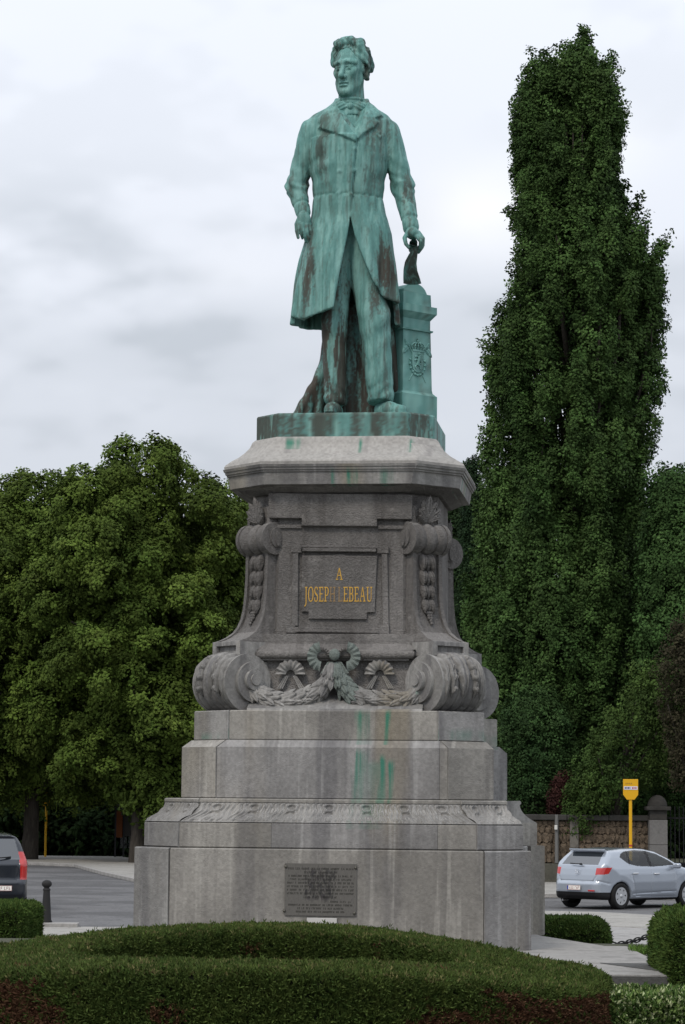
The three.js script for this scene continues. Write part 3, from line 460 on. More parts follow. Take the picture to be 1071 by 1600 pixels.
function sleeve(x, y, z, a, e, w, r) {
  const t = Math.abs(y - e[1]);
  let d = smin(cap(x, y, z, a, e, r[0], r[1]), cap(x, y, z, e, w, r[1], r[2]), 9);
  if (d < 14 && d > -10) { const f = Math.exp(-((t / 26) ** 2)); const ir = fbm(x * 0.05 + 7, y * 0.05, z * 0.05, 2) * 9; d -= 1.0 * f * Math.sin(y * 0.34 + x * 0.16 + z * 0.2 + ir) + 0.6 * Math.sin(y * 0.12 + x * 0.2 + z * 0.2 + ir); d += 1.6 * Math.exp(-(((Math.hypot(x - w[0], y - w[1], z - w[2]) - 18) / 1.5) ** 2)); }
  return d;
}
const armL = [[X(483), Y(201), 0], [X(460), Y(286), -5], [X(471), Y(329), 12]], armR = [[X(604), Y(203), 0], [X(628), Y(286), -4], [X(640), Y(351), 16]];
function coat(x, y, z) {
  const py = 642 - y;
  let t = torsoAt(x, y, z);
  if (py > 340) { // hollow skirt
    const shell = Math.abs(t + 4.2) - 4.2; t = lerp(t, Math.max(shell, t), sstep(340, 346, py));
    const l = X(table(oL, py)[0]), r = X(table(oR, py)[0]); const open = Math.max(l - x, x - r, 6 - z, 342 - py);
    t = smax(t, -open, 2.5);
    const hem = z > 4 ? table(hemF, x + 545)[0] : 499; t = smax(t, py - hem, 2.5);
  }
  t = smax(t, py > 260 ? -1e3 : 150 - py, 6);
  let d = smin(t, sleeve(x, y, z, ...armL, [19.5, 16, 11.5]), 2.2); d = smin(d, sleeve(x, y, z, ...armR, [20, 16.5, 12.5]), 2.2);
  // collar standing round the neck
  if (py < 185 && py > 140) { const c = Math.hypot(x - 1, (z + 5) * 1.05), rr = 24.5 + (py - 150) * 0.25; let co = Math.max(Math.abs(c - rr) - 3, py - 180, (148 + Math.max(0, z) * 0.65) - py); d = smin(d, co, 4); }
  for (const b of buttons) if (Math.abs(y - b[1]) < 8) d = smin(d, ell(x, y, z, b, [4, 4, 3]), 0.8);
  return d;
}
fig('frock_coat', skin(coat, [-112, 128, -70], [116, 505, 66], 1.9, patina));

// ---- body: one surface with head, neck, hands and trousered legs
const HC = [X(542), Y(102), 2], HY = -0.43, hc = Math.cos(HY), hs = Math.sin(HY);
const toHead = (x, y, z) => { const a = x - HC[0], c = z - HC[2]; return [a * hc - c * hs, y - HC[1], a * hs + c * hc]; };
const K = 1.0;
function head(x0, y0, z0) {
  let [x, y, z] = toHead(x0, y0, z0); y += 0.15 * z; x /= K; y /= K; z /= K; const ax = Math.abs(x);
  let d = ell(x, y, z, [0, 11, -6], [24, 29, 29]);
  d = smin(d, ell(x, y, z, [0, -9, 3.5], [22, 32, 21.5]), 8);
  d = smin(d, cap(ax, y, z, [16.5, -21, 0], [6, -36.5, 15], 7, 7), 8);
  d = smin(d, sph(x, y, z, 0, -36.5, 17.5, 7.5), 7);
  d = smin(d, cap(ax, y, z, [4, 7, 24], [16.5, 6.5, 17.5], 5.4, 4.6), 3);                  // brows
  d = smin(d, sph(ax, y, z, 14.5, -9, 16, 6.5), 7);                                         // cheekbones
  d = smax(d, -sph(ax, y, z, 9.5, -1, 29, 7.6), 3);                                      // sockets
  d = smin(d, ell(ax, y, z, [9.5, -1.6, 18.8], [4.8, 3.6, 4.2]), 0.8); d = smax(d, -cap(ax, y, z, [6, -5.6, 22.6], [13, -5.4, 20.4], 0.9, 0.8), 1.2);                       // eyes
  d = smin(d, cap(ax, y, z, [5, 1.6, 23], [14.5, 0.8, 20.4], 1.5, 1.3), 0.8);                 // upper lids
  d = smin(d, cap(x, y, z, [0, 4, 24.5], [0, -14, 32.5], 3, 4.4), 3.5);                     // nose
  d = smin(d, sph(ax, y, z, 4.4, -15, 27.5, 3.2), 2);
  d = smax(d, -sph(ax, y, z, 2.6, -18, 30, 1.4), 1.2);
  d = smax(d, -cap(ax, y, z, [7.5, -15, 29], [13.5, -27, 24.5], 1.2, 1.4), 3.5);              // folds beside the mouth
  d = smin(d, ell(x, y, z, [0, -24, 23.6], [8.5, 2.2, 3.6]), 1.8);
  d = smin(d, ell(x, y, z, [0, -29, 23.2], [7.5, 2.4, 3.4]), 1.8);
  d = smax(d, -cap(x, y, z, [-8.5, -26.5, 26.6], [8.5, -26.5, 26.6], 0.9, 0.9), 0.9);
  d = smax(d, -cap(x, y, z, [-6, -33, 26], [6, -33, 26], 1.5, 1.5), 4);
  d = smax(d, -ell(ax, y, z, [22.5, -18, 14], [4, 10, 8]), 7);                                // hollow cheeks
  let e = ell(ax, y, z, [23.5, -1, -4], [3.6, 10, 6.5]); e = smax(e, -ell(ax, y, z, [27.5, 0, -2.5], [2.4, 6.4, 3.8]), 1.5); d = smin(d, e, 2);
  return d * K;
}
const neck = (x, y, z) => cap(x, y, z, [0, Y(128), -4], [1, Y(185), -4], 19.5, 23);
const legA = [[X(528), Y(385), -2], [X(522), Y(500), 3], [X(524), Y(612), 0]], legB = [[X(564), Y(385), 0], [X(584), Y(492), 14], [X(595), Y(611), 12]];
function legs(x, y, z) {
  let a = smin(cap(x, y, z, legA[0], legA[1], 25, 19.5), cap(x, y, z, legA[1], legA[2], 19.5, 17.5), 10), b = smin(cap(x, y, z, legB[0], legB[1], 28, 23.5), cap(x, y, z, legB[1], legB[2], 23.5, 20.5), 10);
  const py = 642 - y;
  const f = (s) => 1.5 * Math.sin(y * 0.16 + x * 0.12 * s + z * 0.1) * sstep(440, 480, py) * (0.25 + 0.5 * Math.exp(-(((py - 505) / 30) ** 2))) + 1.1 * Math.sin(y * 0.30 + x * 0.25 * s + 4 * fbm(x * 0.06, y * 0.06, z * 0.06, 2)) * sstep(585, 606, py);
  a -= f(1); b -= f(-1); a -= 1.2 * Math.exp(-(((x - legA[1][0] - 2) / 2.6) ** 2)) * (z > 10 ? 1 : 0) * sstep(480, 520, py); b -= 1.3 * Math.exp(-(((x - lerp(legB[1][0], legB[2][0], (py - 492) / 120) + 4) / 2.6) ** 2)) * (z > 20 ? 1 : 0) * sstep(500, 530, py);
  let d = smin(a, b, 4); d = smax(d, py - 622 + 0.25 * (z - 10), 2); return d;
}
const trunk = (x, y, z) => { const py = 642 - y; const [l, r, az, cz] = table(body, py); return Math.max(ell(x, y, z, [0, Y(280), 2], [44, 130, 30])); };
const bodyGeo = skin((x, y, z) => { let d = smin(trunk(x, y, z), legs(x, y, z), 6); d = smin(d, smin(neck(x, y, z), y > 440 ? head(x, y, z) : 1e3, 6), 6); return d; }, [-55, 14, -45], [86, 470, 62], 2.0, (x, y, z) => { const py = 642 - y, cb = lerp(X(564), X(595), clamp((py - 385) / 226)); const a = y < 330 ? (x < cb - 30 ? 1.3 * sstep(40, 10, Math.abs(y - 40)) * 0 + (Math.abs(x - X(520) - 4 * Math.sin(y * 0.05)) < 5 && z > 8 && y < 160 ? 0.1 : 0.72) : x < cb - 15 ? 0.4 : 0) : 0; return patina(x, y, z, a); });  // browner left and inner legs: brown bronze, plus painted shade between the legs
const headGeo = skin((x, y, z) => smin(head(x, y, z), neck(x, y, z), 7), [-34, 462, -42], [34, 590, 46], 0.85, (x, y, z) => patina(x, y, z, -0.1));
// hands: palm, four fingers of their own length, thumb
function chain(x, y, z, pts, r0, r1) { let d = 1e3; for (let i = 0; i + 1 < pts.length; i++) d = Math.min(d, cap(x, y, z, pts[i], pts[i + 1], lerp(r0, r1, i / (pts.length - 1)), lerp(r0, r1, (i + 1) / (pts.length - 1)))); return d; }
const P3 = (px, py, z) => [X(px), Y(py), z];
const handLChains = [[[P3(481.5, 350, 22), P3(484, 360, 24), P3(485.5, 369, 22), P3(485, 377, 17)], 3.1, 2.3], [[P3(476.5, 352, 25), P3(478.5, 363, 27), P3(480.5, 371, 25), P3(481, 379, 20)], 3.2, 2.3], [[P3(470.5, 351, 26), P3(472, 361, 28), P3(474.5, 369, 26), P3(476, 376, 21)], 3.1, 2.2], [[P3(465.5, 349, 25), P3(466, 358, 27), P3(468.5, 365, 25), P3(470.5, 371, 21)], 2.8, 2.0], [[P3(466, 338, 20), P3(461, 350, 24), P3(461.5, 361, 26), P3(464, 371, 26)], 3.6, 2.4]];
const handL = (x, y, z) => { let d = smin(cap(x, y, z, P3(471, 324, 12), P3(472, 336, 18), 8.2, 8), ell(x, y, z, P3(473.5, 344, 22), [10.2, 12, 6.2]), 6); for (const [p, a, b] of handLChains) d = smin(d, chain(x, y, z, p, a, b), 2.0); return d; };
const handRChains = [[[P3(651, 366, 32), P3(657, 375, 35), P3(657.5, 385, 31), P3(652, 392, 26)], 3.5, 2.5], [[P3(648, 369, 36), P3(655, 378, 41), P3(654.5, 388, 37), P3(649, 393, 31)], 3.4, 2.5], [[P3(652, 362, 27), P3(659, 371, 28), P3(659, 381, 24), P3(654, 388, 19)], 3.3, 2.4], [[P3(650, 359, 20), P3(657, 366, 20), P3(657.5, 375, 16), P3(653, 381, 12)], 3.0, 2.2], [[P3(635, 362, 26), P3(630, 372, 34), P3(632, 382, 39), P3(637, 388, 40)], 3.8, 2.6]];
const handR = (x, y, z) => { let d = smin(cap(x, y, z, P3(640, 346, 14), P3(641, 356, 20), 8.6, 8.4), ell(x, y, z, P3(643, 364, 28), [10.5, 9, 13]), 6); for (const [p, a, b] of handRChains) d = smin(d, chain(x, y, z, p, a, b), 2.0); return d; };
const hl = skin(handL, [X(450), Y(388), 0], [X(496), Y(314), 40], 0.75, patina), hr = skin(handR, [X(618), Y(402), 0], [X(668), Y(336), 54], 0.75, patina);
for (const g of [bodyGeo, headGeo, hl, hr]) g.scale(SX, SYY, SX);
for (const g of [bodyGeo, headGeo, hl, hr]) g.computeVertexNormals();
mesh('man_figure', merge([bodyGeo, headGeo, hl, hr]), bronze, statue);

// ---- hair
function hair(x0, y0, z0) {
  const [x, y, z] = toHead(x0, y0, z0); let d = ell(x, y, z, [0, 13, -9], [26.5, 30.5, 30]);
  d = smax(d, -ell(x, y, z, [-2, 4, 26], [21.5, 25.5, 30]), 3);
  d = smax(d, y < -6 && z > -10 ? 3 - (y + 12) * 0.6 : -1e3, 3);
  for (const [a, b, r] of [[[-13, 36, 12], [4, 42, 6], 8.5], [[6, 40, 10], [20, 33, 4], 8], [[-22, 30, 6], [-26, 12, 2], 6.5], [[-26, 8, 1], [-25, 0, -2], 5], [[19, 33, 6], [26, 18, 0], 7], [[26, 14, 0], [27.5, 2, -6], 6.5], [[27, -2, -6], [25, -14, -10], 6], [[-10, 44, -4], [14, 42, -12], 8], [[24, 26, -8], [24, 4, -26], 8], [[-22, 26, -8], [-22, 4, -26], 8], [[0, 30, -30], [0, 0, -34], 8]]) d = smin(d, cap(x, y, z, a, b, r, r * 0.85), 3);
  d = smax(d, -ell(Math.abs(x), y, z, [26.5, -3, 0], [5.5, 8, 6]), 2);
  const wv = 5 * fbm(x * 0.06 + 3, y * 0.06, z * 0.06, 2); return d - 1.1 * Math.sin(x * 0.36 + y * 0.26 + wv) * Math.cos(y * 0.2 - z * 0.3) - 0.45 * Math.sin(x * 0.8 - y * 0.5 + z * 0.5 + wv * 2);
}
fig('hair', skin(hair, [-48, Y(136), -56], [52, Y(44), 46], 0.9, (x, y, z) => patina(x, y, z, 0.35)));

// ---- cravat and shirt front
fig('bow_tie', skin((x, y, z) => { let d = ell(x, y, z, P3(543.5, 167, 24), [5, 6.5, 6]); for (const s of [-1, 1]) { let w = ell(x, y, z, P3(543.5 + s * 13, 167.5, 21), [11, 9, 6]); w += 0.5 * Math.sin((y + x * 0.5 * s) * 1.1); d = smin(d, w, 2); } const py = 642 - y; const c = Math.hypot(x, z + 4) - 23 + 0.5 * Math.sin(py * 1.1); d = smin(d, Math.max(c, py - 171, 148 - py, -z - 10), 2); return d; }, [-30, Y(182), -14], [30, Y(150), 34], 0.9, patina));
fig('shirt_front', skin((x, y, z) => { const py = 642 - y; const t = ell(x, y, z, P3(545, 205, 3), [34, 46, 27.5]); return Math.max(t, py - 218, 168 - py, -z) - 0.5 * Math.sin(x * 1.2) * (py > 185 ? 0.4 : 1); }, [-32, Y(224), 0], [32, Y(164), 46], 1.2, patina));
// ---- shoes
const shoe = (a, b, c, s, up) => (x, y, z) => { let d = smin(cap(x, y, z, a, b, 12.5, 12), cap(x, y, z, b, c, 11.5, 8.5), 7); d = smax(d, -y + 1, 1.5); d -= 1.2 * sstep(2, 0, Math.abs(y - 3.5)) ; d += 0.9 * Math.exp(-(((z - b[2] - 2) / 1.4) ** 2)) * (y > 8 ? 1 : 0); d = smax(d, y - up, 3); return d; };
fig('shoe', skin(shoe(P3(524, 631, -4), P3(520, 632, 14), P3(516, 634.5, 40), 1, 26), [X(495), -1, -24], [X(545), 30, 60], 1.1, (x, y, z) => patina(x, y, z, 0.35)));
fig('shoe', skin(shoe(P3(597, 630, 6), P3(608, 632, 22), P3(627, 635, 38), 1, 28), [X(574), -1, -18], [X(642), 32, 64], 1.1, patina));
// ---- cloak that falls behind the legs to the ground
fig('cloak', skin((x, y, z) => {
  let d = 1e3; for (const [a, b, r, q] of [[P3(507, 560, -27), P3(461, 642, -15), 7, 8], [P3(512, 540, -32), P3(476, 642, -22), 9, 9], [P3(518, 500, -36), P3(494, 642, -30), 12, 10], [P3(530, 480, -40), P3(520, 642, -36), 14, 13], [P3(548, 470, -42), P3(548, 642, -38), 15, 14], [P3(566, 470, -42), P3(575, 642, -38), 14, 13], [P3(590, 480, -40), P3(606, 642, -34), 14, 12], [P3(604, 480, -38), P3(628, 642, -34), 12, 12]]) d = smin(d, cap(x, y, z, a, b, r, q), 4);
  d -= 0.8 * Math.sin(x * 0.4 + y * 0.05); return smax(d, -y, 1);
}, [-108, -1, -66], [104, 190, 6], 2.2, (x, y, z) => patina(x, y, z, 0.8)));  // extra brown: dark bronze, with the shade behind the legs put into the colour
// ---- scroll in the hand: a roll and the loose sheet
{
  const g = part('scroll', statue), sh = (geo, c) => { const p = geo.attributes.position, C = new Float32Array(p.count * 3); for (let i = 0; i < p.count; i++) C.set(patina(p.getX(i), p.getY(i), p.getZ(i), c), i * 3); geo.setAttribute('color', new THREE.BufferAttribute(C, 3)); geo.scale(SX, SYY, SX); geo.computeVertexNormals(); return geo; };
  const roll = grid(60, 10, (u, v) => { const a = u * Math.PI * 2 * 2.3, r = 3 + u * 4.4; return [X(643) + Math.cos(a) * r, Y(382.5) + Math.sin(a) * r, lerp(2, 48, v)]; }); mesh('roll', sh(roll, 0.2), bronze, g);
  const sL = [[384, 637], [392, 641], [400, 636], [410, 630.5], [420, 628.5], [430, 628.5], [437.5, 629]], sR = [[384, 650], [392, 651], [400, 650], [410, 649], [420, 650.5], [430, 654.5], [437.5, 657]];
  const face = (o) => grid(16, 26, (u, v) => { const py = lerp(384, 437.5, v), a = table(sL, py)[0], b = table(sR, py)[0]; return [X(lerp(a, b, u)), Y(py), 42 - 26 * v + 14 * Math.sin(v * Math.PI) * (1 - u) - 10 * (1 - (u * 2 - 1) ** 2) * v + o]; });
  mesh('sheet', sh(merge([face(0), face(-2.2)]), 0.55), bronze, g);
}
// ---- short pillar with the arms
{
  const g = part('pillar', statue), T = 0.70, hw = 0.225, tint = (geo, c = 0) => { geo = geo.index ? geo.toNonIndexed() : geo; return geo; };
  const near = W(629, 648, 29.45), cx = near.x - BX + (Math.cos(T) * 0.27 - Math.sin(T) * 0.27), cz = 30 - 29.45 - BZ - (Math.sin(T) * 0.27 + Math.cos(T) * 0.27);
  const yy = (py) => W(640, py, 29.6).y - BY, sq = (r) => [[-r, r], [r, r], [r, -r], [-r, -r]];
  const rows = [[0, 0.272], [yy(616), 0.272], [yy(615), 0.262], [yy(611), 0.235], [yy(606), 0.228], [yy(516), 0.215], [yy(515), 0.235], [yy(512.5), 0.238], [yy(512), 0.212], [yy(497), 0.212], [yy(490), 0.25], [yy(487), 0.268], [yy(476), 0.268], [yy(475), 0.22], [yy(456), 0.215]];
  const place = (n, geo) => { const p = geo.attributes.position; const C = new Float32Array(p.count * 3); for (let i = 0; i < p.count; i++) C.set(patina(p.getX(i) / SX + 900, p.getY(i) / SYY, p.getZ(i) / SX, 0), i * 3); geo.setAttribute('color', new THREE.BufferAttribute(C, 3)); geo.rotateY(T); geo.translate(cx, 0, cz); return mesh(n, geo, bronze, g); };
  const dense = loft(rows.flatMap((r, i) => { if (!i) return [[r[0], sq(r[1])]]; const q = rows[i - 1], n = Math.max(1, Math.round((r[0] - q[0]) / 0.05)); return Array.from({ length: n }, (_, k) => [lerp(q[0], r[0], (k + 1) / n), ring8(lerp(q[1], r[1], (k + 1) / n))]); }).map((l) => [l[0], l[1].length === 4 ? ring8(rows[0][1]) : l[1]]), 0.5);
  function ring8(r) { const o = [], n = 8; for (const [a, b] of [[[-1, 1], [1, 1]], [[1, 1], [1, -1]], [[1, -1], [-1, -1]], [[-1, -1], [-1, 1]]]) for (let k = 0; k < n; k++) o.push([lerp(a[0], b[0], k / n) * r, lerp(a[1], b[1], k / n) * r]); return o; }
  place('pillar_block', dense);
  const dome = new THREE.CylinderGeometry(0.30, 0.30, 0.43, 24, 1, false, -0.78, 1.56); dome.rotateX(-Math.PI / 2); dome.rotateZ(0); const da = new THREE.Shape(); da.moveTo(-0.205, 0); da.lineTo(-0.205, 0.03); da.bezierCurveTo(-0.12, 0.14, 0.10, 0.15, 0.16, 0.0); da.lineTo(0.205, 0); const dg = new THREE.ExtrudeGeometry(da, { depth: 0.42, bevelEnabled: false, curveSegments: 16 }); dg.translate(-0.0, yy(456), -0.21); place('rounded_top', dg);
  const z = 0.222, rel = (pts, d, b = 0.006) => { const s = new THREE.Shape(pts.map((p) => new THREE.Vector2(...p))); const e = new THREE.ExtrudeGeometry(s, { depth: d, bevelEnabled: true, bevelSize: b, bevelThickness: b, bevelSegments: 2 }); e.translate(0, 0, z - 0.004); return e; };
  const ym = yy(562), shield = (k) => { const o = []; for (let i = 0; i <= 24; i++) { const a = Math.PI + i / 24 * Math.PI; o.push([Math.cos(a) * 0.082 * k, ym - 0.04 + Math.sin(a) * 0.10 * k]); } o.push([0.082 * k, ym + 0.10 * k], [-0.082 * k, ym + 0.10 * k]); return o; };
  place('shield', rel(shield(1), 0.014));
  { const ringPts = []; for (let i = 0; i <= 30; i++) { const a = Math.PI * 0.93 + i / 30 * Math.PI * 1.14; ringPts.push(new V3(Math.cos(a) * 0.118, ym - 0.03 + Math.sin(a) * 0.145, z)); } const l = [tube(ringPts, 0.012, 40, 6)]; for (const p of ringPts.filter((_, i) => i % 3 === 0)) { const s = new THREE.SphereGeometry(0.017, 8, 6); s.translate(p.x, p.y, z + 0.006); l.push(s); } place('collar_chain', merge(l)); }
  { const l = []; for (const s of [-1, 1]) l.push(tube([[s * 0.155, ym + 0.20, z], [-s * 0.13, ym - 0.25, z]], 0.010, 4, 6)); for (const s of [-1, 1]) { const q = petal(0.09, 0.025, 0.02); q.rotateZ(s * -0.6); q.translate(s * 0.145, ym + 0.16, z); l.push(q); const w = petal(0.12, 0.04, 0.02); w.rotateZ(s * -2.4); w.translate(s * 0.15, ym + 0.15, z); l.push(w); } place('crossed_staffs', merge(l)); }
  { const yc = ym + 0.115, l = [box(0.17, 0.022, 0.03, 0, yc, z + 0.006)]; for (const k of [-1, -0.5, 0, 0.5, 1]) { l.push(tube([[k * 0.078, yc + 0.01, z + 0.006], [k * 0.105, yc + 0.05, z + 0.016], [k * 0.06, yc + 0.088, z + 0.016], [0, yc + 0.098, z + 0.01]], 0.008, 10, 5)); const s = new THREE.SphereGeometry(0.011, 8, 6); s.translate(k * 0.1, yc + 0.055, z + 0.018); l.push(s); } const o = new THREE.SphereGeometry(0.016, 8, 6); o.translate(0, yc + 0.112, z + 0.01); l.push(o, box(0.008, 0.035, 0.01, 0, yc + 0.135, z + 0.01), box(0.024, 0.008, 0.01, 0, yc + 0.138, z + 0.01)); place('crown', merge(l)); }
  { const s = new THREE.Group(), l = []; l.push(tube([[-0.02, ym - 0.06, z + 0.02], [-0.005, ym - 0.02, z + 0.024], [0.01, ym + 0.03, z + 0.022], [0.02, ym + 0.062, z + 0.02]], 0.018, 12, 7), tube([[0.01, ym + 0.03, z + 0.02], [-0.03, ym + 0.045, z + 0.02], [-0.05, ym + 0.035, z + 0.02]], 0.009, 8, 6), tube([[0.0, ym, z + 0.02], [-0.04, ym + 0.005, z + 0.02], [-0.055, ym - 0.01, z + 0.02]], 0.009, 8, 6), tube([[-0.015, ym - 0.05, z + 0.02], [-0.045, ym - 0.075, z + 0.02], [-0.035, ym - 0.1, z + 0.02]], 0.010, 8, 6), tube([[-0.01, ym - 0.05, z + 0.02], [0.025, ym - 0.07, z + 0.02], [0.03, ym - 0.1, z + 0.02]], 0.010, 8, 6), tube([[0.0, ym - 0.05, z + 0.02], [0.045, ym - 0.03, z + 0.02], [0.035, ym + 0.01, z + 0.02], [0.058, ym + 0.03, z + 0.02]], 0.007, 12, 6)); const h = new THREE.SphereGeometry(0.022, 10, 8); h.translate(0.012, ym + 0.075, z + 0.018); l.push(h); place('lion_relief', merge(l)); }
  place('frieze', merge(Array.from({ length: 9 }, (_, i) => { const q = petal(0.05, 0.014, 0.012); q.rotateZ((i % 2 - 0.5) * 1.2); q.translate(-0.16 + i * 0.04, yy(471), z - 0.01); return q; })));
}
// ---- cast plinth under the feet, in pedestal axes
{
  const rows = [], y0 = Yp(682, 1.03) - BY, y1 = 0.004, ring = (R, k) => { const o = octo(R * 0.725, R), r = []; for (let i = 0; i < 8; i++) for (let j = 0; j < 44; j++) { const p = o[i], q = o[(i + 1) % 8]; r.push([lerp(p[0], q[0], j / 44), lerp(p[1], q[1], j / 44)]); } return r; };
  for (let i = 0; i <= 14; i++) rows.push([lerp(y0, y1, i / 14), ring(1.035 - 0.006 * (i === 14 ? 1.6 : 0))]);
  const g = loft(rows, 0.5), p = g.attributes.position, C = new Float32Array(p.count * 3); for (let i = 0; i < p.count; i++) { const x = p.getX(i) / SX, y = p.getY(i) / SYY, z = p.getZ(i) / SX; C.set(patina(x * 0.8 + 300, y * 0.9, z * 0.8, 0.5), i * 3); }
  g.setAttribute('color', new THREE.BufferAttribute(C, 3)); const m = mesh('plinth', g, bronze, statue); m.position.set(AX - BX, 0, -BZ); m.rotation.y = YAW;
}
// ------------------------------------------------------------------ ground, road, pavements
const asphaltMap = tex(512, 512, (u, v) => { const n = sstep(0.3, 0.7, tfbm(u, v, 5, 5)), s = tfbm(u, v, 120, 2, 5), cr = Math.abs(tfbm(u, v, 9, 4, 40) - 0.5), k = (0.75 + 0.5 * s) * lerp(0.78, 1.16, n) * (cr < 0.006 ? 0.6 : 1); return [0.118 * k, 0.117 * k, 0.119 * k]; }, { repeat: [0.16, 0.16] });
const asphaltTone = asphaltMap;
const grain = tex(256, 256, (u, v) => tfbm(u, v, 64, 3, 2), { linear: true, repeat: [1.3, 1.3] });
const asphalt = std({ map: asphaltTone, bumpMap: grain, bumpScale: 0.006, roughness: 0.86 });
const paveMap = (c, s) => tex(512, 512, (u, v) => { const n = tfbm(u, v, 7, 4, s), f = tfbm(u, v, 90, 2, s + 4), d = sstep(0.55, 0.75, tfbm(u, v, 14, 3, s + 8)); const k = (0.84 + 0.32 * f) * lerp(0.86, 1.1, n) * (1 - 0.22 * d); return [c[0] * k, c[1] * k, c[2] * k]; }, { repeat: [0.3, 0.3] });
const pale = std({ map: paveMap([0.30, 0.29, 0.268], 3), bumpMap: grain, bumpScale: 0.004, roughness: 0.9 });
const greyPave = std({ map: paveMap([0.285, 0.278, 0.268], 6), bumpMap: grain, bumpScale: 0.006, roughness: 0.92 });
const kerbMat = std({ map: paveMap([0.30, 0.29, 0.275], 9), bumpMap: grain, bumpScale: 0.004 });
const soil = std({ map: paveMap([0.06, 0.062, 0.04], 12), roughness: 1 });
struct('ground', boxUV(box(1800, 0.2, 1800, 0, -0.115, -300)), soil);
const slab = (pts, y0, y1) => loft([[y0, pts], [y1, pts]]);
const gp = (list, h) => list.map(([px, py]) => { const p = groundAt(px, py, h); return [p.x, p.z]; });
struct('road', slab([[-130, -19], [-130, -79], [-70, -79], [-9.5, -76], [-6.3, -62], [-2.2, -50.5], [40, -49], [130, -48.5], [130, -19]], -0.01, 0), asphalt);
const far = gp([[-900, 1347], [30, 1346], [120, 1350], [165, 1362], [212, 1372], [320, 1390], [520, 1398], [850, 1396], [1071, 1400], [1700, 1410]], 0.11);
const kerbLine = (name, line, h, w) => { const k = []; for (let i = 0; i + 1 < line.length; i++) { const [x0, z0] = line[i], [x1, z1] = line[i + 1], l = Math.hypot(x1 - x0, z1 - z0), n = Math.max(1, Math.round(l / 1.0)), nx = (z1 - z0) / l, nz = -(x1 - x0) / l; k.push([x0, z0, x1, z1, l, n, nx, nz]); } const root = new THREE.Group(); root.name = numbered(name); scene.add(root); root.userData.kind = 'structure'; for (const [x0, z0, x1, z1, l, n] of k) { if (l > 60) { const g = box(l, h, w); g.rotateY(-Math.atan2(z1 - z0, x1 - x0)); g.translate((x0 + x1) / 2, h / 2, (z0 + z1) / 2); mesh('kerb_run', boxUV(g), kerbMat, root); continue; } const st = new RoundedBoxGeometry(l / n - 0.012, h, w, 1, 0.015); boxUV(st); for (let i = 0; i < n; i++) { const t = (i + 0.5) / n, m = mesh('kerb_stone', st, kerbMat, root); m.position.set(lerp(x0, x1, t), h / 2, lerp(z0, z1, t)); m.rotation.y = -Math.atan2(z1 - z0, x1 - x0); } } return root; };
struct('far_pavement', slab([...far, [130, -49], [40, -49.5], [-2, -51], [-6, -62], [-9, -77], [-70, -80]], -0.01, 0.108), pale);
kerbLine('far_kerb', far.slice(1, 9), 0.115, 0.22);
const plotEdge = gp([[-400, 1446], [212, 1449], [500, 1440], [820, 1423], [930, 1425], [1071, 1433], [1500, 1452]], 0.1);
const plotIn = gp([[1500, 1476], [1071, 1452], [930, 1446], [820, 1445], [500, 1470], [212, 1482], [-400, 1482]], 0.1);
struct('near_pavement', slab([...plotEdge, ...plotIn], -0.01, 0.098), pale);
kerbLine('plot_kerb', plotEdge.slice(0, 6), 0.104, 0.2);
struct('plot_ground', slab([...[...plotIn].reverse(), [40, 60], [-40, 60]], -0.012, 0.09), greyPave);
// the bank that carries the monument
{
  const H = (x, z) => { const r = Math.max(Math.abs(x) * 0.82, -z * 1.7 + 0.5, 0); const k = Math.min(1, Math.max(0, (9 - r) / 4.2)); return 0.05 + 0.70 * k * k * (3 - 2 * k) + 0.02 * (fbm(x * 0.8, z * 0.8, 2) - 0.5); };
  struct('grass_bank', boxUV(grid(70, 90, (u, v) => { const x = lerp(-14, 14, u), z = lerp(34, -12, v); return [x, H(x, z), z]; })), soil);
}
// stone platform: a sloping lower slab in front, a level one behind
const paveStone = std({ map: paveMap([0.27, 0.262, 0.248], 15), bumpMap: grain, bumpScale: 0.004, roughness: 0.85 });
{
  const pl = thing('stone_platform', 'low grey stone platform with a broad step around the foot of the pedestal', 'platform', [0, 0, 0]);
  const a = W(1033, 1496, 25.9), zF = 30 - 24.25, zM = 30 - 25.9, yT = 0.905, xR = W(1033, 1496, 25.9).x, x0 = -2.5;
  const bk = gp([[845, 1462], [945, 1478]], yT);
  mesh('upper_slab', slab([[x0, zM], [xR, zM], [xR, bk[1][1]], [bk[1][0], bk[1][1]], [bk[0][0], bk[0][1]], [bk[0][0] - 0.2, -3], [x0, -3]], 0.3, yT), paveStone, pl);
  const xk = W(938, 1498, 25.9).x, top = () => yT - 0.003, darkStone = std({ map: paveMap([0.075, 0.074, 0.07], 17), bumpMap: grain, bumpScale: 0.004, roughness: 0.7 });
  mesh('dark_slab', slab([[xk, zM - 0.01], [xR - 0.004, zM - 0.01], [xR - 0.004, W(1033, 1516, 24.4).z]], 0.6, yT + 0.004), darkStone, pl);
  for (const [p, q] of [[x0, -1.1], [-1.1, xk - 0.3], [xk - 0.3, xR]]) { const xa = p + 0.003, xb = q - 0.003, xs = [xa]; if (xk > xa && xk < xb) xs.push(xk); xs.push(xb); const low = xs.map((x) => [x, zF]), hi = [...xs].reverse().map((x) => [x, zM + 0.006]); mesh('lower_slab', loft([[0.3, [...low, ...hi]], [0, [...low, ...hi].map(([x, z]) => [x, z, top(x)])]]), paveStone, pl); mesh('riser', boxUV(box(xb - xa, yT - 0.32, 0.03, (xa + xb) / 2, (yT + 0.3) / 2 - 0.006, zF + 0.018)), darkStone, pl); }
}

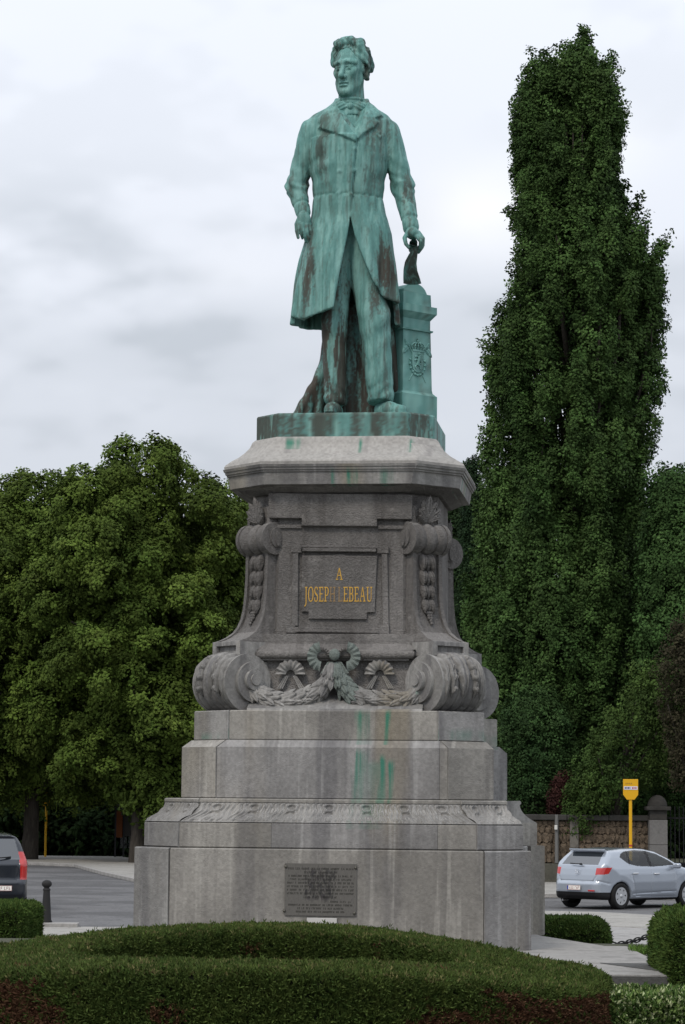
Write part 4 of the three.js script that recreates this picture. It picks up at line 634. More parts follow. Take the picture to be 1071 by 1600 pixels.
// ------------------------------------------------------------------ hedges
const { MeshSurfaceSampler } = await import('three/addons/math/MeshSurfaceSampler.js');
function leafGeo(n, spread, len, wid, seed, up = 0.5, fold = 0.25, flat = 0) { // a sprig: n pointed leaves
  const R = rng(seed), P = [], v = (p) => P.push(p.x, p.y, p.z);
  for (let i = 0; i < n; i++) {
    const dir = new V3(R() - 0.5, (R() - 0.5) * 1.2 + up, R() - 0.5).normalize(), o = new V3(R() - 0.5, R() - 0.5, R() - 0.5).multiplyScalar(2 * spread);
    if (flat) { const n0 = new V3((R() - 0.5) * flat, 1, (R() - 0.5) * flat).normalize(); dir.addScaledVector(n0, -dir.dot(n0)).normalize().addScaledVector(n0, -0.25).normalize(); o.y *= 0.6; }
    const side = flat ? new V3().crossVectors(new V3((R() - 0.5) * flat, 1, (R() - 0.5) * flat), dir).normalize() : new V3(R() - 0.5, R() - 0.5, R() - 0.5).cross(dir).normalize(), nn = new V3().crossVectors(side, dir), l = len * (0.7 + 0.6 * R()), w = wid * (0.75 + 0.5 * R());
    const b = o, t = o.clone().addScaledVector(dir, l).addScaledVector(nn, -0.15 * l), m = o.clone().addScaledVector(dir, l * 0.45).addScaledVector(nn, -fold * w), s1 = o.clone().addScaledVector(dir, l * 0.45).addScaledVector(side, w / 2), s2 = o.clone().addScaledVector(dir, l * 0.45).addScaledVector(side, -w / 2);
    for (const q of [[b, s1, m], [m, s1, t], [b, m, s2], [m, t, s2]]) q.forEach(v);
  }
  const g = new THREE.BufferGeometry(); g.setAttribute('position', new THREE.BufferAttribute(new Float32Array(P), 3)); g.computeVertexNormals(); return g;
}
const leafMat = (o = {}) => std({ roughness: 0.8, specularIntensity: 0.18, ...o });
function scatter(name, geo, mat, items, parent) { // items: [position, scale, normal or null, colour]
  const m = new THREE.InstancedMesh(geo, mat, items.length), q = new THREE.Quaternion(), q2 = new THREE.Quaternion(), M = new THREE.Matrix4(), yv = new V3(0, 1, 0), c = new THREE.Color(), R = rng(items.length);
  items.forEach(([p, s, n, col], i) => { q2.setFromAxisAngle(yv, R() * 6.283); if (n) { q.setFromUnitVectors(yv, n); q.multiply(q2); } else q.copy(q2); M.compose(p, q, new V3(s, s, s)); m.setMatrixAt(i, M); m.setColorAt(i, c.setRGB(...col)); });
  m.name = name; m.userData.kind = 'stuff'; m.castShadow = m.receiveShadow = true; parent.add(m); return m;
}
const woodMat = std({ map: tex(128, 256, (u, v) => { const n = tfbm(u, v * 0.4, 16, 4); return mix3([0.022, 0.019, 0.016], [0.075, 0.066, 0.055], n); }, { repeat: [1, 0.5] }), roughness: 1 });
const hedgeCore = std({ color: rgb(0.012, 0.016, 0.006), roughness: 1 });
const sprigs = [1, 2, 3].map((s) => leafGeo(9, 0.012, 0.034, 0.012, s, 0.7));
function hedge(label, surf, count, colour, o = {}) { // surf: geometry whose faces point outwards
  const t = thing('clipped_hedge', label, 'hedge', [0, 0, 0], 0, 'clipped hedges round the monument'), R = rng(o.seed ?? 1);
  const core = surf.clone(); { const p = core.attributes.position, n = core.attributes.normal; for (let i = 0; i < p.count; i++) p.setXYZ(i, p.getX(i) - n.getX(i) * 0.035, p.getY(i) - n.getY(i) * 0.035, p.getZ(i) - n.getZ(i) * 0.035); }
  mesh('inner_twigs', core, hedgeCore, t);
  const sm = new MeshSurfaceSampler(new THREE.Mesh(surf)).setRandomGenerator(R).build(), p = new V3(), n = new V3(), up = new V3(0, 1, 0), lists = [[], [], []];
  for (let i = 0; i < count; i++) {
    sm.sample(p, n); const lump = 0.012 * (fbm(p.x * 5, p.y * 5, p.z * 5, 3) - 0.5) * 2, dep = (R() < 0.02 ? 0.03 * R() + 0.01 : 0) - 0.045 * R() ** 2 + lump * 1.6 + 0.012;
    const d = n.clone().addScaledVector(up, 0.9).add(new V3(R() - 0.5, R() - 0.5, R() - 0.5).multiplyScalar(0.9)).normalize();
    lists[i % 3].push([p.clone().addScaledVector(n, dep), (o.scale ?? 1) * (0.75 + 0.6 * R()), d, colour(p, n, R)]);
  }
  lists.forEach((l, i) => scatter('foliage', o.geos?.[i] ?? sprigs[i], o.mat ?? leafMat(), l, t));
  return t;
}
const hg = (R, c, k = 0.35) => { const s = 1 + (R() - 0.5) * 2 * k; return [c[0] * s, c[1] * s * (1 + 0.1 * (R() - 0.5)), c[2] * s]; };
const rr = (a, w, h, y0, y1, round = 0.3) => { // half cross-section from the inner foot over the top to the outer foot: angle a 0..1
  const s = a * 2 - 1, x = Math.sign(s) * Math.min(1, Math.abs(s) * 1.9) , e = Math.abs(s) * 1.9; const y = e <= 1 ? 1 - round * 0.14 * e ** 6 : Math.max(0, 1 - (e - 1) / 0.9 - round * 0.14); return [Math.sign(s) * w * (e <= 1 ? x * s * Math.sign(s) * 0 + Math.abs(x) * 0.965 : lerp(0.965, 1.03, Math.min(1, (e - 1) * 2))), lerp(y0, y1, y)];
};
{ // the oval ring in front
  const c = W(425, 1500, 21.3), rx = 2.18, rz = 2.62, w = 0.6;
  const g = grid(160, 40, (u, v) => { const a = u * Math.PI * 2, [r, yy] = rr(v, w, 0, 0.55, 1); const x = Math.cos(a) * (rx + r * 0.95), z = Math.sin(a) * (rz + r), y1 = 1.315 - (x < 0 ? 0.085 : 0.155) * Math.min(1.4, (x / 1.95) ** 2) + 0.02 * (fbm(x * 1.5, z * 1.5, 3) - 0.5) - (z > 0.5 ? 0.02 : 0); const base = 0.6; return [c.x + x, base + (y1 - base) * ((yy - 0.55) / 0.45), c.z + z]; });
  hedge('large oval ring of clipped hedge with brown patches in front of the pedestal', g, 150000, (p, n, R) => {
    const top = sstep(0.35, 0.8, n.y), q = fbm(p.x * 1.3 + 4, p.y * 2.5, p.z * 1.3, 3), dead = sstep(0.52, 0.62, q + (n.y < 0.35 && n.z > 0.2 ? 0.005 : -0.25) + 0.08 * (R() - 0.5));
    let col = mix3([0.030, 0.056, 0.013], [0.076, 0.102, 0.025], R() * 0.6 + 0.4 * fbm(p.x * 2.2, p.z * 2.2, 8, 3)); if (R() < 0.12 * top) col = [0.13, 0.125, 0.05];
    if (R() < dead * 0.85) col = mix3([0.06, 0.026, 0.016], [0.10, 0.055, 0.03], R()); return hg(R, col, 0.3); }, { seed: 3, scale: 0.85 });
}
const block = (x0, x1, z0, z1, y0, y1, top = 0.12, dome = 0, turn = 0) => { const cx = (x0 + x1) / 2, cz = (z0 + z1) / 2, hx = (x1 - x0) / 2, hz = (z1 - z0) / 2; const b = new RoundedBoxGeometry(hx * 2, y1 - y0, hz * 2, 6, Math.min(top, (y1 - y0) / 2.2)); b.translate(0, (y0 + y1) / 2, 0); const p = b.attributes.position; for (let i = 0; i < p.count; i++) { const x = p.getX(i), z = p.getZ(i), y = p.getY(i); p.setY(i, y - dome * Math.max(0, (y - y0) / (y1 - y0)) * ((x / hx) ** 2 + 0.4 * (z / hz) ** 2) * 0.5); } b.rotateY(turn); b.translate(cx, 0, cz); b.computeVertexNormals(); return b; };
{
  const green = (p, n, R) => { let col = mix3([0.030, 0.062, 0.013], [0.075, 0.112, 0.026], R()); return hg(R, col, 0.3); };
  const a = W(845, 1415, 35.5), b = W(946, 1470, 34.5);
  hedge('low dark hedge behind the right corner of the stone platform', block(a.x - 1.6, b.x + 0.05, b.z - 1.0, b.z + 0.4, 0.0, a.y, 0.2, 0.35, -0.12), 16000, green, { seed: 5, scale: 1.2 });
  const c = W(1030, 1425, 25.2), d = W(1034, 1540, 25);
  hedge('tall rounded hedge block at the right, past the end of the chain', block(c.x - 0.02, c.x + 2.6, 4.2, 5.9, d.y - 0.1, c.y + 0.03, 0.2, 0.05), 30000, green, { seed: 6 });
  const e = W(55, 1413, 39), f = W(55, 1470, 38.6);
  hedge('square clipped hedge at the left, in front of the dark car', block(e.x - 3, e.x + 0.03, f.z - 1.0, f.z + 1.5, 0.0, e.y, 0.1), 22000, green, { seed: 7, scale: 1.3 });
  // variegated low hedge
  const v0 = W(905, 1556, 21.2), v1 = W(1071, 1538, 21.2); const vs = [11, 12, 13].map((s) => leafGeo(7, 0.02, 0.04, 0.024, s, 0.5));
  hedge('low variegated hedge with cream edged leaves at the bottom right', block(v0.x - 0.25, v1.x + 1.4, v0.z - 0.35, v0.z + 0.75, 0.5, v0.y + 0.02, 0.1), 26000, (p, n, R) => { const u = R(); return hg(R, u < 0.16 ? [0.34, 0.38, 0.21] : u < 0.4 ? [0.16, 0.22, 0.07] : mix3([0.03, 0.06, 0.014], [0.07, 0.12, 0.03], R()), 0.25); }, { seed: 8, geos: vs });
  // small weeds at the platform's far edge
  const wt = thing('green_seedlings', 'sparse green seedlings along the far edge of the platform on the right', 'plants', [0, 0, 0]), R = rng(77), list = []; for (let i = 0; i < 260; i++) { const p = groundAt(985 + R() * 60, 1486 + R() * 7, 0.86); p.y = 0.86 + 0.03 * R(); list.push([p, 0.8 + 0.8 * R(), null, hg(R, [0.08, 0.14, 0.03])]); } wt.userData.kind = 'stuff'; scatter('foliage', sprigs[0], leafMat(), list, wt);
}
// ------------------------------------------------------------------ trees
function branch(pts, r0, r1, seg = 10, rad = 7) { const c = new THREE.CatmullRomCurve3(pts), fr = c.computeFrenetFrames(seg), P = c.getPoints(seg); return grid(rad, seg, (u, v) => { const k = Math.round(v * seg), a = u * Math.PI * 2, r = lerp(r0, r1, v) * (1 + 0.08 * Math.sin(a * 3 + v * 9)); const p = P[k], n = fr.normals[k], b = fr.binormals[k]; return [p.x + (n.x * Math.cos(a) + b.x * Math.sin(a)) * r, p.y + (n.y * Math.cos(a) + b.y * Math.sin(a)) * r, p.z + (n.z * Math.cos(a) + b.z * Math.sin(a)) * r]; }); }
const barkUV = (g) => { const u = g.attributes.uv; for (let i = 0; i < u.count; i++) u.setXY(i, u.getX(i) * 2, u.getY(i) * 6); return g; };
const bigLeaf = [21, 22, 23].map((s) => leafGeo(17, 0.18, 0.125, 0.098, s, -0.15, 0.2, 1.3));
const midLeaf = [31, 32, 33].map((s) => leafGeo(16, 0.15, 0.09, 0.078, s, 0.1, 0.2, 1.5));
// a crown of puffs: each puff is a shell of leaf sprigs, thicker above and outside
function crown(t, puffs, geos, colour, R, dens, mat) {
  const L3 = [[], [], []]; let k = 0; const c0 = puffs.reduce((a, p) => [a[0] + p.c.x / puffs.length, a[1] + p.c.y / puffs.length, a[2] + p.c.z / puffs.length], [0, 0, 0]);
  for (const pf of puffs) {
    const n = Math.round(dens * pf.r * pf.h), tone = 0.66 + 0.62 * R(), out = new V3(pf.c.x - c0[0], 0, pf.c.z - c0[2]).normalize();
    for (let i = 0; i < n; i++) {
      const y = R() * 2 - 1, a = R() * 6.2832, s = Math.sqrt(1 - y * y), d = new V3(Math.cos(a) * s, y, Math.sin(a) * s);
      if (d.y < -0.2 && R() < 0.55) continue; if (d.dot(out) < -0.3 && R() < 0.6) continue;
      const q = 0.62 + 0.45 * R() ** 0.6, nz = 0.5 + 0.95 * fbm(pf.c.x + d.x * 2.1 + 50, pf.c.y + d.y * 2.1, pf.c.z + d.z * 2.1, 3);
      const p = new V3(pf.c.x + d.x * pf.r * q * nz, pf.c.y + d.y * pf.h * q * nz, pf.c.z + d.z * pf.r * q * nz);
      const nrm = d.clone().add(new V3(R() - 0.5, R() * 0.8, R() - 0.5)).normalize();
      const col = colour(p, R); L3[k++ % 3].push([p, (pf.s ?? 1) * (0.75 + 0.6 * R()), nrm, [col[0] * tone, col[1] * tone, col[2] * tone]]);
    }
  }
  L3.forEach((l, i) => scatter('crown', geos[i], mat, l, t));
}
const lindenMat = leafMat(), poplarMat = leafMat({ specularIntensity: 0.25 }), shrubMat = leafMat();
function linden(label, px, d, pyTop, R0, seed, o = {}) {
  const R = rng(seed), b = W(px, 1340, d), top = W(px, pyTop, d).y, t = thing(o.name ?? 'linden_tree', label, 'tree', [b.x, 0, b.z], 0, o.group ?? 'lindens along the far pavement'), low = o.low ?? 2.3;
  mesh('trunk', barkUV(merge([branch([new V3(0, 0, 0), new V3(0.1, 1.6, 0.05), new V3(0, 4, 0), new V3(0.1, top * 0.55, 0)], 0.36, 0.2, 12, 9)])), woodMat, t);
  const limbs = []; for (let i = 0; i < 9; i++) { const a = i * 2.4 + R(), y0 = 2.4 + i * 0.8; limbs.push(branch([new V3(0, y0, 0), new V3(Math.cos(a) * R0 * 0.4, y0 + 1.2, Math.sin(a) * R0 * 0.4), new V3(Math.cos(a) * R0 * 0.75, y0 + 1.8, Math.sin(a) * R0 * 0.75)], 0.13, 0.04, 6, 6)); } mesh('limbs', barkUV(merge(limbs)), woodMat, t);
  const puffs = [], prof = (k) => R0 * Math.min(1, 0.62 + k * 1.1) * Math.sqrt(Math.max(0.03, 1 - Math.max(0, (k - 0.42) / 0.60) ** 2.2));
  // the crown is a bundle of rounded boughs, each a shell of puffs
  const boughs = [{ k: 0.9, x: 0, z: 0, r: R0 * 0.40 }], NB = o.nb ?? 15; for (let i = 0; i < NB; i++) { const k = (i + 0.4 * R()) / NB * 0.86, a = i * 2.39996 + R() * 0.7, q = prof(k), r = R0 * (0.34 + 0.17 * R()); boughs.push({ k, x: Math.cos(a) * Math.max(0, q - r * 0.75) * (0.85 + 0.35 * R()), z: Math.sin(a) * Math.max(0, q - r * 0.75), r }); }
  for (const bo of boughs) { const cy = lerp(low + bo.r * 0.5, top - bo.r * 0.85, bo.k), n = Math.round((o.np ?? 9) * (bo.r / 1.6) ** 2) + 3; for (let i = 0; i < n; i++) { const yq = 1 - 1.7 * ((i + R()) / n), a = i * 2.39996 + R(), s = Math.sqrt(Math.max(0, 1 - yq * yq)), pr = (0.55 + 0.55 * R()) * (o.pr ?? 1); puffs.push({ c: new V3(bo.x + Math.cos(a) * s * (bo.r - pr * 0.4), cy + yq * (bo.r * 0.95 - pr * 0.3), bo.z + Math.sin(a) * s * (bo.r - pr * 0.4)), r: pr, h: pr * (0.7 + 0.25 * R()) }); } }
  for (let i = 0; i < 22; i++) { const k = 0.05 + 0.8 * R(), a = R() * 6.28; puffs.push({ c: new V3(Math.cos(a) * prof(k) * 0.45 * R(), lerp(low, top - 1.4, k), Math.sin(a) * prof(k) * 0.45 * R()), r: 1.5, h: 1.3, s: 1.5 }); }
  const dark = o.dark ?? [0.022, 0.045, 0.008], lit = o.lit ?? [0.112, 0.160, 0.030];
  crown(t, puffs, bigLeaf, (p, Q) => { const f = fbm(p.x * 0.55 + seed, p.y * 0.55, p.z * 0.55, 3); return hg(Q, mix3(dark, lit, clamp(0.15 + f * 0.75 + 0.25 * (Q() - 0.5))), 0.25); }, R, o.dens ?? 165, lindenMat);
  return t;
}
linden('broad linden with the highest crown of the row left of the pedestal', 214, 97, 652, 4.3, 101, { n: 84 });
linden('linden at the left edge, its crown cut by the photo border', 45, 101, 708, 4.2, 102);
linden('linden nearest to the pedestal, half hidden behind its corner scroll', 352, 105, 728, 3.8, 103);
linden('linden far left, showing only a sliver of crown at the border', -95, 100, 745, 3.9, 104);
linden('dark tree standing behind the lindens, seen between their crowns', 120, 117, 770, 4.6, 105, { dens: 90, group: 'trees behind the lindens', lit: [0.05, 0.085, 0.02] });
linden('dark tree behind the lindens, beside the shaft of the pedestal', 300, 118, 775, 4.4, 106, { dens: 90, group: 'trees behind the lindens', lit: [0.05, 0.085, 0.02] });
{ // poplar: many upright limbs, each a strand of narrow puffs, inside the outline
  const R = rng(301), D = 84, b = W(890, 1290, D), t = thing('poplar_tree', 'very tall dark green columnar poplar right of the statue', 'tree', [b.x, 0, b.z]);
  const out = [[45, 908, 916], [70, 888, 925], [100, 876, 938], [130, 864, 948], [155, 822, 958], [200, 812, 978], [260, 808, 980], [300, 802, 986], [370, 800, 992], [392, 796, 1000], [405, 792, 1046], [450, 786, 1052], [500, 772, 1048], [560, 764, 1048], [640, 760, 1036], [720, 752, 1028], [800, 742, 1010], [900, 736, 1008], [1000, 734, 1008], [1100, 738, 1000], [1200, 750, 985], [1280, 770, 970]];
  const m = D / F, H = (py) => W(890, py, D).y, cxy = (py) => { const [l, r] = table(out, py); return [((l + r) / 2 - 890) * m, (r - l) / 2 * m]; };
  mesh('trunk', barkUV(branch([new V3(0, 0, 0), new V3(0.1, H(1000), 0), new V3(0.25, H(600), 0.1), new V3(0.4, H(260), 0), new V3(0.42, H(190), 0)], 0.5, 0.06, 24, 9)), woodMat, t);
  const puffs = [], limbs = [];
  const strand = (a, rf, py0, py1) => {
    const y0 = H(py0), y1 = H(py1), pts = []; const n = Math.max(3, Math.round((y1 - y0) / 1.25));
    for (let i = 0; i <= n; i++) { const k = i / n, py = lerp(py0, py1, k), [c, w] = cxy(py), f = rf * (0.5 + 0.5 * Math.min(1, k * 2.6)), wv = Math.max(0.05, w - 0.42), x = c + Math.cos(a) * wv * f, z = Math.sin(a) * wv * f; pts.push(new V3(x, lerp(y0, y1, k), z)); if (k > 0.12) { const r = Math.min(0.66, 0.26 + w * 0.2) * (0.6 + 0.65 * R()) * (1 - 0.45 * sstep(0.75, 1, k)); puffs.push(R() < 0.2 ? { c: new V3(x, lerp(y0, y1, k), z), r: 0.18, h: 0.3 } : { c: new V3(x + (R() - 0.5) * 0.3, lerp(y0, y1, k) + (R() - 0.5) * 0.5, z + (R() - 0.5) * 0.3), r: r * 0.78, h: (0.75 + 0.5 * R()) * (1 - 0.6 * sstep(0.7, 1, k)) }); } }
    limbs.push(branch([new V3(0.1, y0 - 1.2, 0), ...pts], 0.11, 0.02, n * 2, 5));
  };
  for (let i = 0; i < 32; i++) { const a = i * 2.39996 + R() * 0.5, k = R(), lo = lerp(1250, 420, k ** 0.8), len = 260 + 330 * R(); strand(a, 0.62 + 0.32 * R(), lo, Math.max(lo - len, 190 + 120 * R())); }
  for (let i = 0; i < 9; i++) strand(i * 1.3, 0.35, 1150 - i * 70, Math.max(130, 760 - i * 60));
  for (const [a, rf, p0, p1] of [[0.3, 0.2, 330, 62], [3.0, 0.9, 320, 84], [2.9, 0.85, 430, 112], [3.4, 0.8, 560, 115], [2.6, 0.6, 380, 108], [0.1, 0.8, 420, 135], [0.2, 0.85, 520, 150], [-0.4, 0.88, 640, 200], [0.05, 0.9, 700, 385], [0.25, 0.88, 760, 395], [-0.3, 0.85, 660, 400], [1.2, 0.5, 420, 100], [1.9, 0.5, 420, 105], [1.6, 0.75, 560, 200]]) strand(a, rf, p0, p1);
  for (const [px, p0, p1] of [[912, 230, 50], [917, 200, 62], [889, 210, 70], [893, 250, 95], [937, 260, 118], [826, 240, 118], [848, 230, 110]]) for (let py = p0, i = 0; py > p1; py -= 17, i++) { const k = sstep(p1 + 70, p1, py); puffs.push({ c: new V3((px - 890) * m + (R() - 0.5) * 0.2, H(py), (R() - 0.5) * 0.5), r: lerp(0.5, 0.2, k), h: lerp(0.7, 0.36, k) }); }
  // upright tufts that break the outline, and a wide leafy skirt low down
  for (let i = 0; i < 330; i++) { const py = 130 + 1080 * R(), [c, w] = cxy(py), a = R() * 6.2832, f = 0.72 + 0.26 * R(), wv = Math.max(0.05, w - 0.12); let x = c + Math.cos(a) * wv * f, z = Math.sin(a) * wv * f, y = H(py), s = 0.75 + 0.5 * R(); for (const r of [0.34, 0.27, 0.18, 0.10]) { puffs.push({ c: new V3(x, y, z), r: r * s, h: r * s * 1.7 }); x += Math.cos(a) * 0.15; z += Math.sin(a) * 0.15; y += 0.38 * s; } }
  for (let i = 0; i < 130; i++) { const py = 770 + 500 * R(), [c, w] = cxy(py), a = i * 2.39996, f = 0.5 + 0.35 * R(); puffs.push({ c: new V3(c + Math.cos(a) * (w - 0.5) * f, H(py), Math.sin(a) * (w - 0.5) * f), r: 0.55 + 0.35 * R(), h: 0.7 + 0.4 * R() }); }
  mesh('limbs', barkUV(merge(limbs)), woodMat, t);
  crown(t, puffs, midLeaf, (p, Q) => { const f = fbm(p.x * 0.7 + 3, p.y * 0.5, p.z * 0.7, 3); return hg(Q, mix3([0.016, 0.040, 0.010], [0.074, 0.130, 0.035], clamp(0.1 + f * 0.8 + 0.3 * (Q() - 0.5))), 0.25); }, R, 240, poplarMat);
}
function bushy(name, label, cat, outline, d, depth, seed, colour, geos, o = {}) { // outline: [py, left px, right px]; grows on the spot
  const R = rng(seed), m = d / F, py0 = outline[0][0], py1 = outline[outline.length - 1][0], mid = table(outline, (py0 + py1) / 2), cx = (mid[0] + mid[1]) / 2, base = W(o.foot ?? cx, 1300, d), t = thing(name, label, cat, [base.x, 0, base.z], 0, o.group);
  const puffs = [], H = (py) => W(cx, py, d).y, N = o.n ?? 70;
  for (let i = 0; i < N; i++) { const py = lerp(py0, py1, (i + R()) / N), [l, r] = table(outline, py), pr = (o.pr ?? 0.7) * (0.7 + 0.6 * R()), hw = Math.max(0.02, (r - l) / 2 * m - pr * 0.75), a = i * 2.39996, q = Math.sqrt(0.35 + 0.65 * R()); const x = W((l + r) / 2, py, d).x - base.x + Math.cos(a) * hw * q; puffs.push({ c: new V3(x, H(py) - pr * 0.4, Math.sin(a) * Math.min(depth, hw * 1.2) * q), r: pr, h: pr * (o.tall ?? 0.85), s: o.s }); }
  const st = [branch([new V3(0, 0, 0), new V3(0.05, H(lerp(py0, py1, 0.7)) * 0.5, 0), new V3(W(cx, 1300, d).x - base.x, H(lerp(py0, py1, 0.35)), 0)], o.tr ?? 0.14, 0.04, 8, 7)];
  for (let i = 0; i < 8; i++) { const p = puffs[Math.floor(R() * puffs.length)].c; st.push(branch([new V3(0.02, Math.max(0.3, p.y * 0.45), 0), new V3(p.x * 0.5, p.y * 0.75, p.z * 0.5), p.clone()], 0.06, 0.02, 5, 5)); }
  mesh('trunk', barkUV(merge(st)), woodMat, t);
  crown(t, puffs, geos, colour, R, o.dens ?? 170, shrubMat); return t;
}
const shade = (a, b, sc = 0.6) => (p, R) => hg(R, mix3(a, b, clamp(0.1 + 0.8 * fbm(p.x * sc + 5, p.y * sc, p.z * sc, 3) + 0.3 * (R() - 0.5))), 0.25);
const smallLeaf = [41, 42, 43].map((s) => leafGeo(12, 0.12, 0.085, 0.06, s, 0, 0.2, 1.8));
bushy('maple_tree', 'bright green broadleaf tree at the right edge beside the poplar', 'tree', [[745, 1040, 1085], [790, 1012, 1140], [870, 1000, 1190], [960, 985, 1200], [1060, 975, 1200], [1160, 985, 1190], [1230, 1010, 1160]], 81, 2.6, 401, shade([0.016, 0.040, 0.012], [0.060, 0.112, 0.032]), midLeaf, { n: 120, pr: 0.95, foot: 1085, tr: 0.3 });
bushy('shrub', 'yellowish green shrub spilling over the stone wall left of the yellow bus stop sign', 'shrub', [[1040, 985, 1075], [1090, 955, 1090], [1140, 915, 1085], [1185, 888, 1070], [1215, 882, 1030], [1240, 880, 975], [1262, 882, 936], [1286, 886, 924]], 78.3, 1.1, 402, shade([0.015, 0.035, 0.009], [0.062, 0.100, 0.024], 1.1), smallLeaf, { n: 120, pr: 0.48, foot: 960 });
bushy('shrub', 'dark evergreen shrub behind the wall under the poplar', 'shrub', [[1085, 800, 870], [1130, 775, 900], [1190, 765, 905], [1240, 768, 900], [1270, 775, 890]], 80.5, 1.5, 403, shade([0.012, 0.03, 0.010], [0.045, 0.085, 0.026], 1.0), smallLeaf, { n: 70, pr: 0.6 });
bushy('red_leaved_shrub', 'small shrub with dark red leaves over the wall', 'shrub', [[1214, 874, 886], [1230, 864, 886], [1250, 858, 884], [1266, 858, 884]], 79.2, 0.4, 404, shade([0.02, 0.010, 0.009], [0.05, 0.020, 0.017], 2), smallLeaf, { n: 34, pr: 0.28, dens: 330, s: 0.8 });
bushy('copper_tree', 'thin brownish copper leaved tree at the right border', 'tree', [[965, 1050, 1110], [1020, 1030, 1130], [1090, 1022, 1140], [1150, 1035, 1130], [1220, 1050, 1120]], 75.5, 1.2, 405, shade([0.018, 0.018, 0.010], [0.052, 0.046, 0.026], 1.2), smallLeaf, { n: 60, pr: 0.5, dens: 150, foot: 1085 });
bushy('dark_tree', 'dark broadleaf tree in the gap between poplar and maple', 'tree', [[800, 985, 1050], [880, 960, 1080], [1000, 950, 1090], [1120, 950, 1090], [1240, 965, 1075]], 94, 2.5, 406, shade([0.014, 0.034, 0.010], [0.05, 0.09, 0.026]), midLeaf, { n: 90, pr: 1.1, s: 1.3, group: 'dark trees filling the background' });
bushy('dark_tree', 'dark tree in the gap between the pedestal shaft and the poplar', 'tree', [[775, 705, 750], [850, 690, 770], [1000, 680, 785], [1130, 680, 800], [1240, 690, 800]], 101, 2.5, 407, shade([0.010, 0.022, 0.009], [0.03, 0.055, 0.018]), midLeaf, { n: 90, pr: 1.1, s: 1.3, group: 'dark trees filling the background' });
for (const [px, top, d, w, seed, label] of [[737, 706, 98, 15, 501, 'dark narrow spruce whose tip shows between cornice and poplar'], [690, 752, 104, 46, 502, 'dark spruce hidden behind the right side of the shaft']]) {
  const R = rng(seed), b = W(px, 1300, d), t = thing('spruce_tree', label, 'tree', [b.x, 0, b.z], 0, 'spruces behind the pedestal'), H = W(px, top, d).y, puffs = [];
  mesh('trunk', barkUV(branch([new V3(0, 0, 0), new V3(0, H * 0.5, 0), new V3(0, H - 0.2, 0)], 0.3, 0.03, 8, 7)), woodMat, t);
  for (let i = 0; i < 150; i++) { const k = ((i + R()) / 150) ** 0.8, y = lerp(1.5, H - 0.35, k), r = (1 - k) * w * d / F * 2.2 * (0.8 + 0.3 * R()) + 0.08, a = i * 2.4; puffs.push({ c: new V3(Math.cos(a) * r * 0.8, y - r * 0.25, Math.sin(a) * r * 0.8), r: 0.28 + 0.35 * (1 - k), h: 0.3 + 0.12 * (1 - k), s: 0.9 }); }
  crown(t, puffs, smallLeaf, shade([0.010, 0.024, 0.012], [0.028, 0.055, 0.022]), R, 330, shrubMat);
}
{ // far belt of trees that closes the view under the crowns
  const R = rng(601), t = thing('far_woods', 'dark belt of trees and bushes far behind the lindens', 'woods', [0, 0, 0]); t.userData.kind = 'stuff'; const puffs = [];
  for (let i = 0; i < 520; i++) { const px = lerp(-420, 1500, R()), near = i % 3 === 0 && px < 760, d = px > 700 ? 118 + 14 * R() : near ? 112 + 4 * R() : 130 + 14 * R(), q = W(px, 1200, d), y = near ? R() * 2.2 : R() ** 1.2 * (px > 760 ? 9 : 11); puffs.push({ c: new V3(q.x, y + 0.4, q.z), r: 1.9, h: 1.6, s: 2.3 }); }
  crown(t, puffs, bigLeaf, shade([0.006, 0.013, 0.005], [0.018, 0.036, 0.010], 0.3), R, 34, lindenMat);
}
